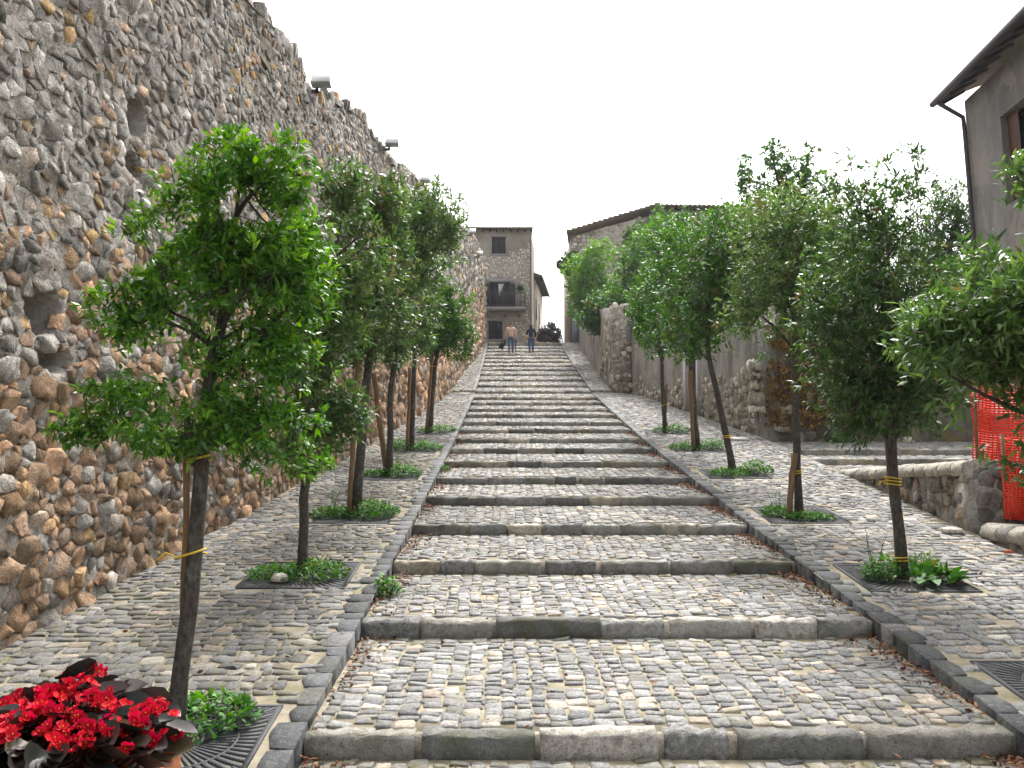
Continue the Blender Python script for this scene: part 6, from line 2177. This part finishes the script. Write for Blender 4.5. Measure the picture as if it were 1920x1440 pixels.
stem = MB()
lt = rng.random(90)
for i in range(230):
    a, q = rng.uniform(0, 2 * np.pi), math.sqrt(rng.random()) * PR * 1.0
    x, y = px_ + q * math.cos(a), py_ + q * math.sin(a)
    z = float(dome_z(x, y)) - rng.uniform(0.0, 0.05)
    L = rng.uniform(0.055, 0.105)
    # cupped round leaf
    od = np.array([math.cos(a), math.sin(a), rng.uniform(-0.1, 0.5)])
    od /= np.linalg.norm(od)
    sdv = np.cross(od, (0, 0, 1.0))
    sdv /= np.linalg.norm(sdv)
    up = np.cross(sdv, od)
    roll = rng.normal(0, 0.4)
    sd2 = sdv * math.cos(roll) + up * math.sin(roll)
    up2 = np.cross(sd2, od)
    c = np.array([x, y, z])
    ns = 12
    V = [c + up2 * (-0.12 * L)]
    for s_ in (0.55, 1.0):
        for k in range(ns):
            t = 2 * math.pi * k / ns
            rr = s_ * (1 + 0.05 * math.sin(5 * t + i) + rng.normal(0, 0.02))
            V.append(c + od * L * 0.5 * rr * math.cos(t) * 1.1 + sd2 * L * 0.45 * rr * math.sin(t) + up2 * L * (0.16 * (s_ ** 2) * abs(math.sin(t)) - 0.10 * (1 - s_) - 0.10 * s_ * math.cos(t)))
    F3 = [(0, 1 + k, 1 + (k + 1) % ns) for k in range(ns)]
    F4 = [(1 + k, 1 + ns + k, 1 + ns + (k + 1) % ns, 1 + (k + 1) % ns) for k in range(ns)]
    add('leaf', V, [np.array(F3), np.array(F4)], M['begonia_leaf'], pot, np.tile([rng.random() ** 1.5, 0, 0], (len(V), 1)))
    stem.tube(curve(np.array([px_ + (x - px_) * 0.4, py_ + (y - py_) * 0.4, pot_z - 0.05]), c - up2 * 0.1 * L, 0.02, 4), 0.004, 4, cap=False)
stem.build('stems', M['begonia_petal'], pot, smooth=True, tint=(0.1, 0.8, 0))
heart = None
# flowers in loose clusters: four broad petals round a yellow heart
FC = [(-0.20, 0.03), (-0.24, -0.06), (-0.16, -0.02), (0.02, 0.17), (0.04, 0.12), (0.07, 0.08), (0.18, 0.10), (0.21, 0.02), (0.02, 0.0), (0.06, -0.02), (0.10, -0.04), (0.0, -0.05), (0.16, -0.06), (0.2, -0.1), (0.12, -0.12), (0.22, -0.12), (0.05, -0.15), (-0.05, -0.12), (-0.02, -0.18), (-0.12, -0.16), (0.16, -0.17), (0.24, -0.05), (-0.2, -0.16), (0.1, -0.2), (-0.03, 0.08)]
FC += [(PR * 0.98 * q_ * math.cos(a_), -abs(PR * 0.98 * q_ * math.sin(a_)) + 0.06) for a_, q_ in zip(rng.uniform(0, 6.28, 62), np.sqrt(rng.random(62)))]
for fx, fy in FC:
    for q in range(rng.integers(2, 5)):
        x, y = px_ + fx + rng.normal(0, 0.018), py_ + fy + rng.normal(0, 0.018)
        z = float(dome_z(x, y)) + rng.uniform(-0.012, 0.016)
        ax = np.array([rng.normal(0, 0.45), -0.5 + rng.normal(0, 0.4), rng.uniform(0.2, 0.9)])
        ax /= np.linalg.norm(ax)
        s1 = np.cross(ax, (0.3, 0.2, 1.0))
        s1 /= np.linalg.norm(s1)
        s2 = np.cross(ax, s1)
        c = np.array([x, y, z])
        R0 = rng.uniform(0.011, 0.018)
        V, F3, F4 = [], [], []
        ph = rng.uniform(0, 6.28)
        for p in range(9):
            t = ph + p * math.pi / 2 + (0.7 if p >= 4 else 0)
            e1 = s1 * math.cos(t) + s2 * math.sin(t)
            e2 = -s1 * math.sin(t) + s2 * math.cos(t)
            k = R0 * (1.05 if p % 2 else 0.8) * (1.0 if p < 4 else 0.66)
            wv = 0.55
            b0 = len(V)
            lift = rng.uniform(0.1, 0.5) + (0.0 if p < 4 else 0.5)
            V += [c, c + e1 * k * 0.5 + e2 * k * wv * 0.8 + ax * k * 0.10, c + e1 * k * 0.5 - e2 * k * wv * 0.8 + ax * k * 0.10,
                  c + e1 * k * 1.0 + e2 * k * wv + ax * k * lift, c + e1 * k * 1.0 - e2 * k * wv + ax * k * lift, c + e1 * k * 1.25 + ax * k * (lift - 0.1), c + e1 * k * 0.6 - ax * k * 0.02]
            F3 += [(b0, b0 + 6, b0 + 1), (b0, b0 + 2, b0 + 6), (b0 + 3, b0 + 6, b0 + 5), (b0 + 4, b0 + 5, b0 + 6), (b0 + 1, b0 + 6, b0 + 3), (b0 + 2, b0 + 4, b0 + 6)]
        o = add('flower', V, [np.array(F3)], M['begonia_petal'], pot, np.tile([rng.random(), 0, 0], (len(V), 1)))
        MB().lathe([(0.0003, -0.002), (0.0025, 0.0), (0.0015, 0.003), (0.0003, 0.004)], c + ax * 0.003, 6).build('heart', M['flower_heart'], o, smooth=True)

# ------------------------------------------------------------------ thin haze added to imitate lens glare washing out the far end
hz_m = bpy.data.materials.new('glare_haze')
hz_m.use_nodes = True
hn = hz_m.node_tree
hn.nodes.clear()
h_out = hn.nodes.new('ShaderNodeOutputMaterial')
h_vol = hn.nodes.new('ShaderNodeVolumePrincipled')
h_vol.inputs['Color'].default_value = (0.93, 0.96, 1.0, 1)
h_vol.inputs['Density'].default_value = 0.0003
h_vol.inputs['Anisotropy'].default_value = 0.3
hn.links.new(h_vol.outputs[0], h_out.inputs['Volume'])
hb = MB().box((-1000, -400, -3.0), (1000, 1900, 24.0)).build('haze', hz_m)
tag(hb, 'thin pale haze added over the whole street to imitate lens glare', 'haze', kind='stuff')
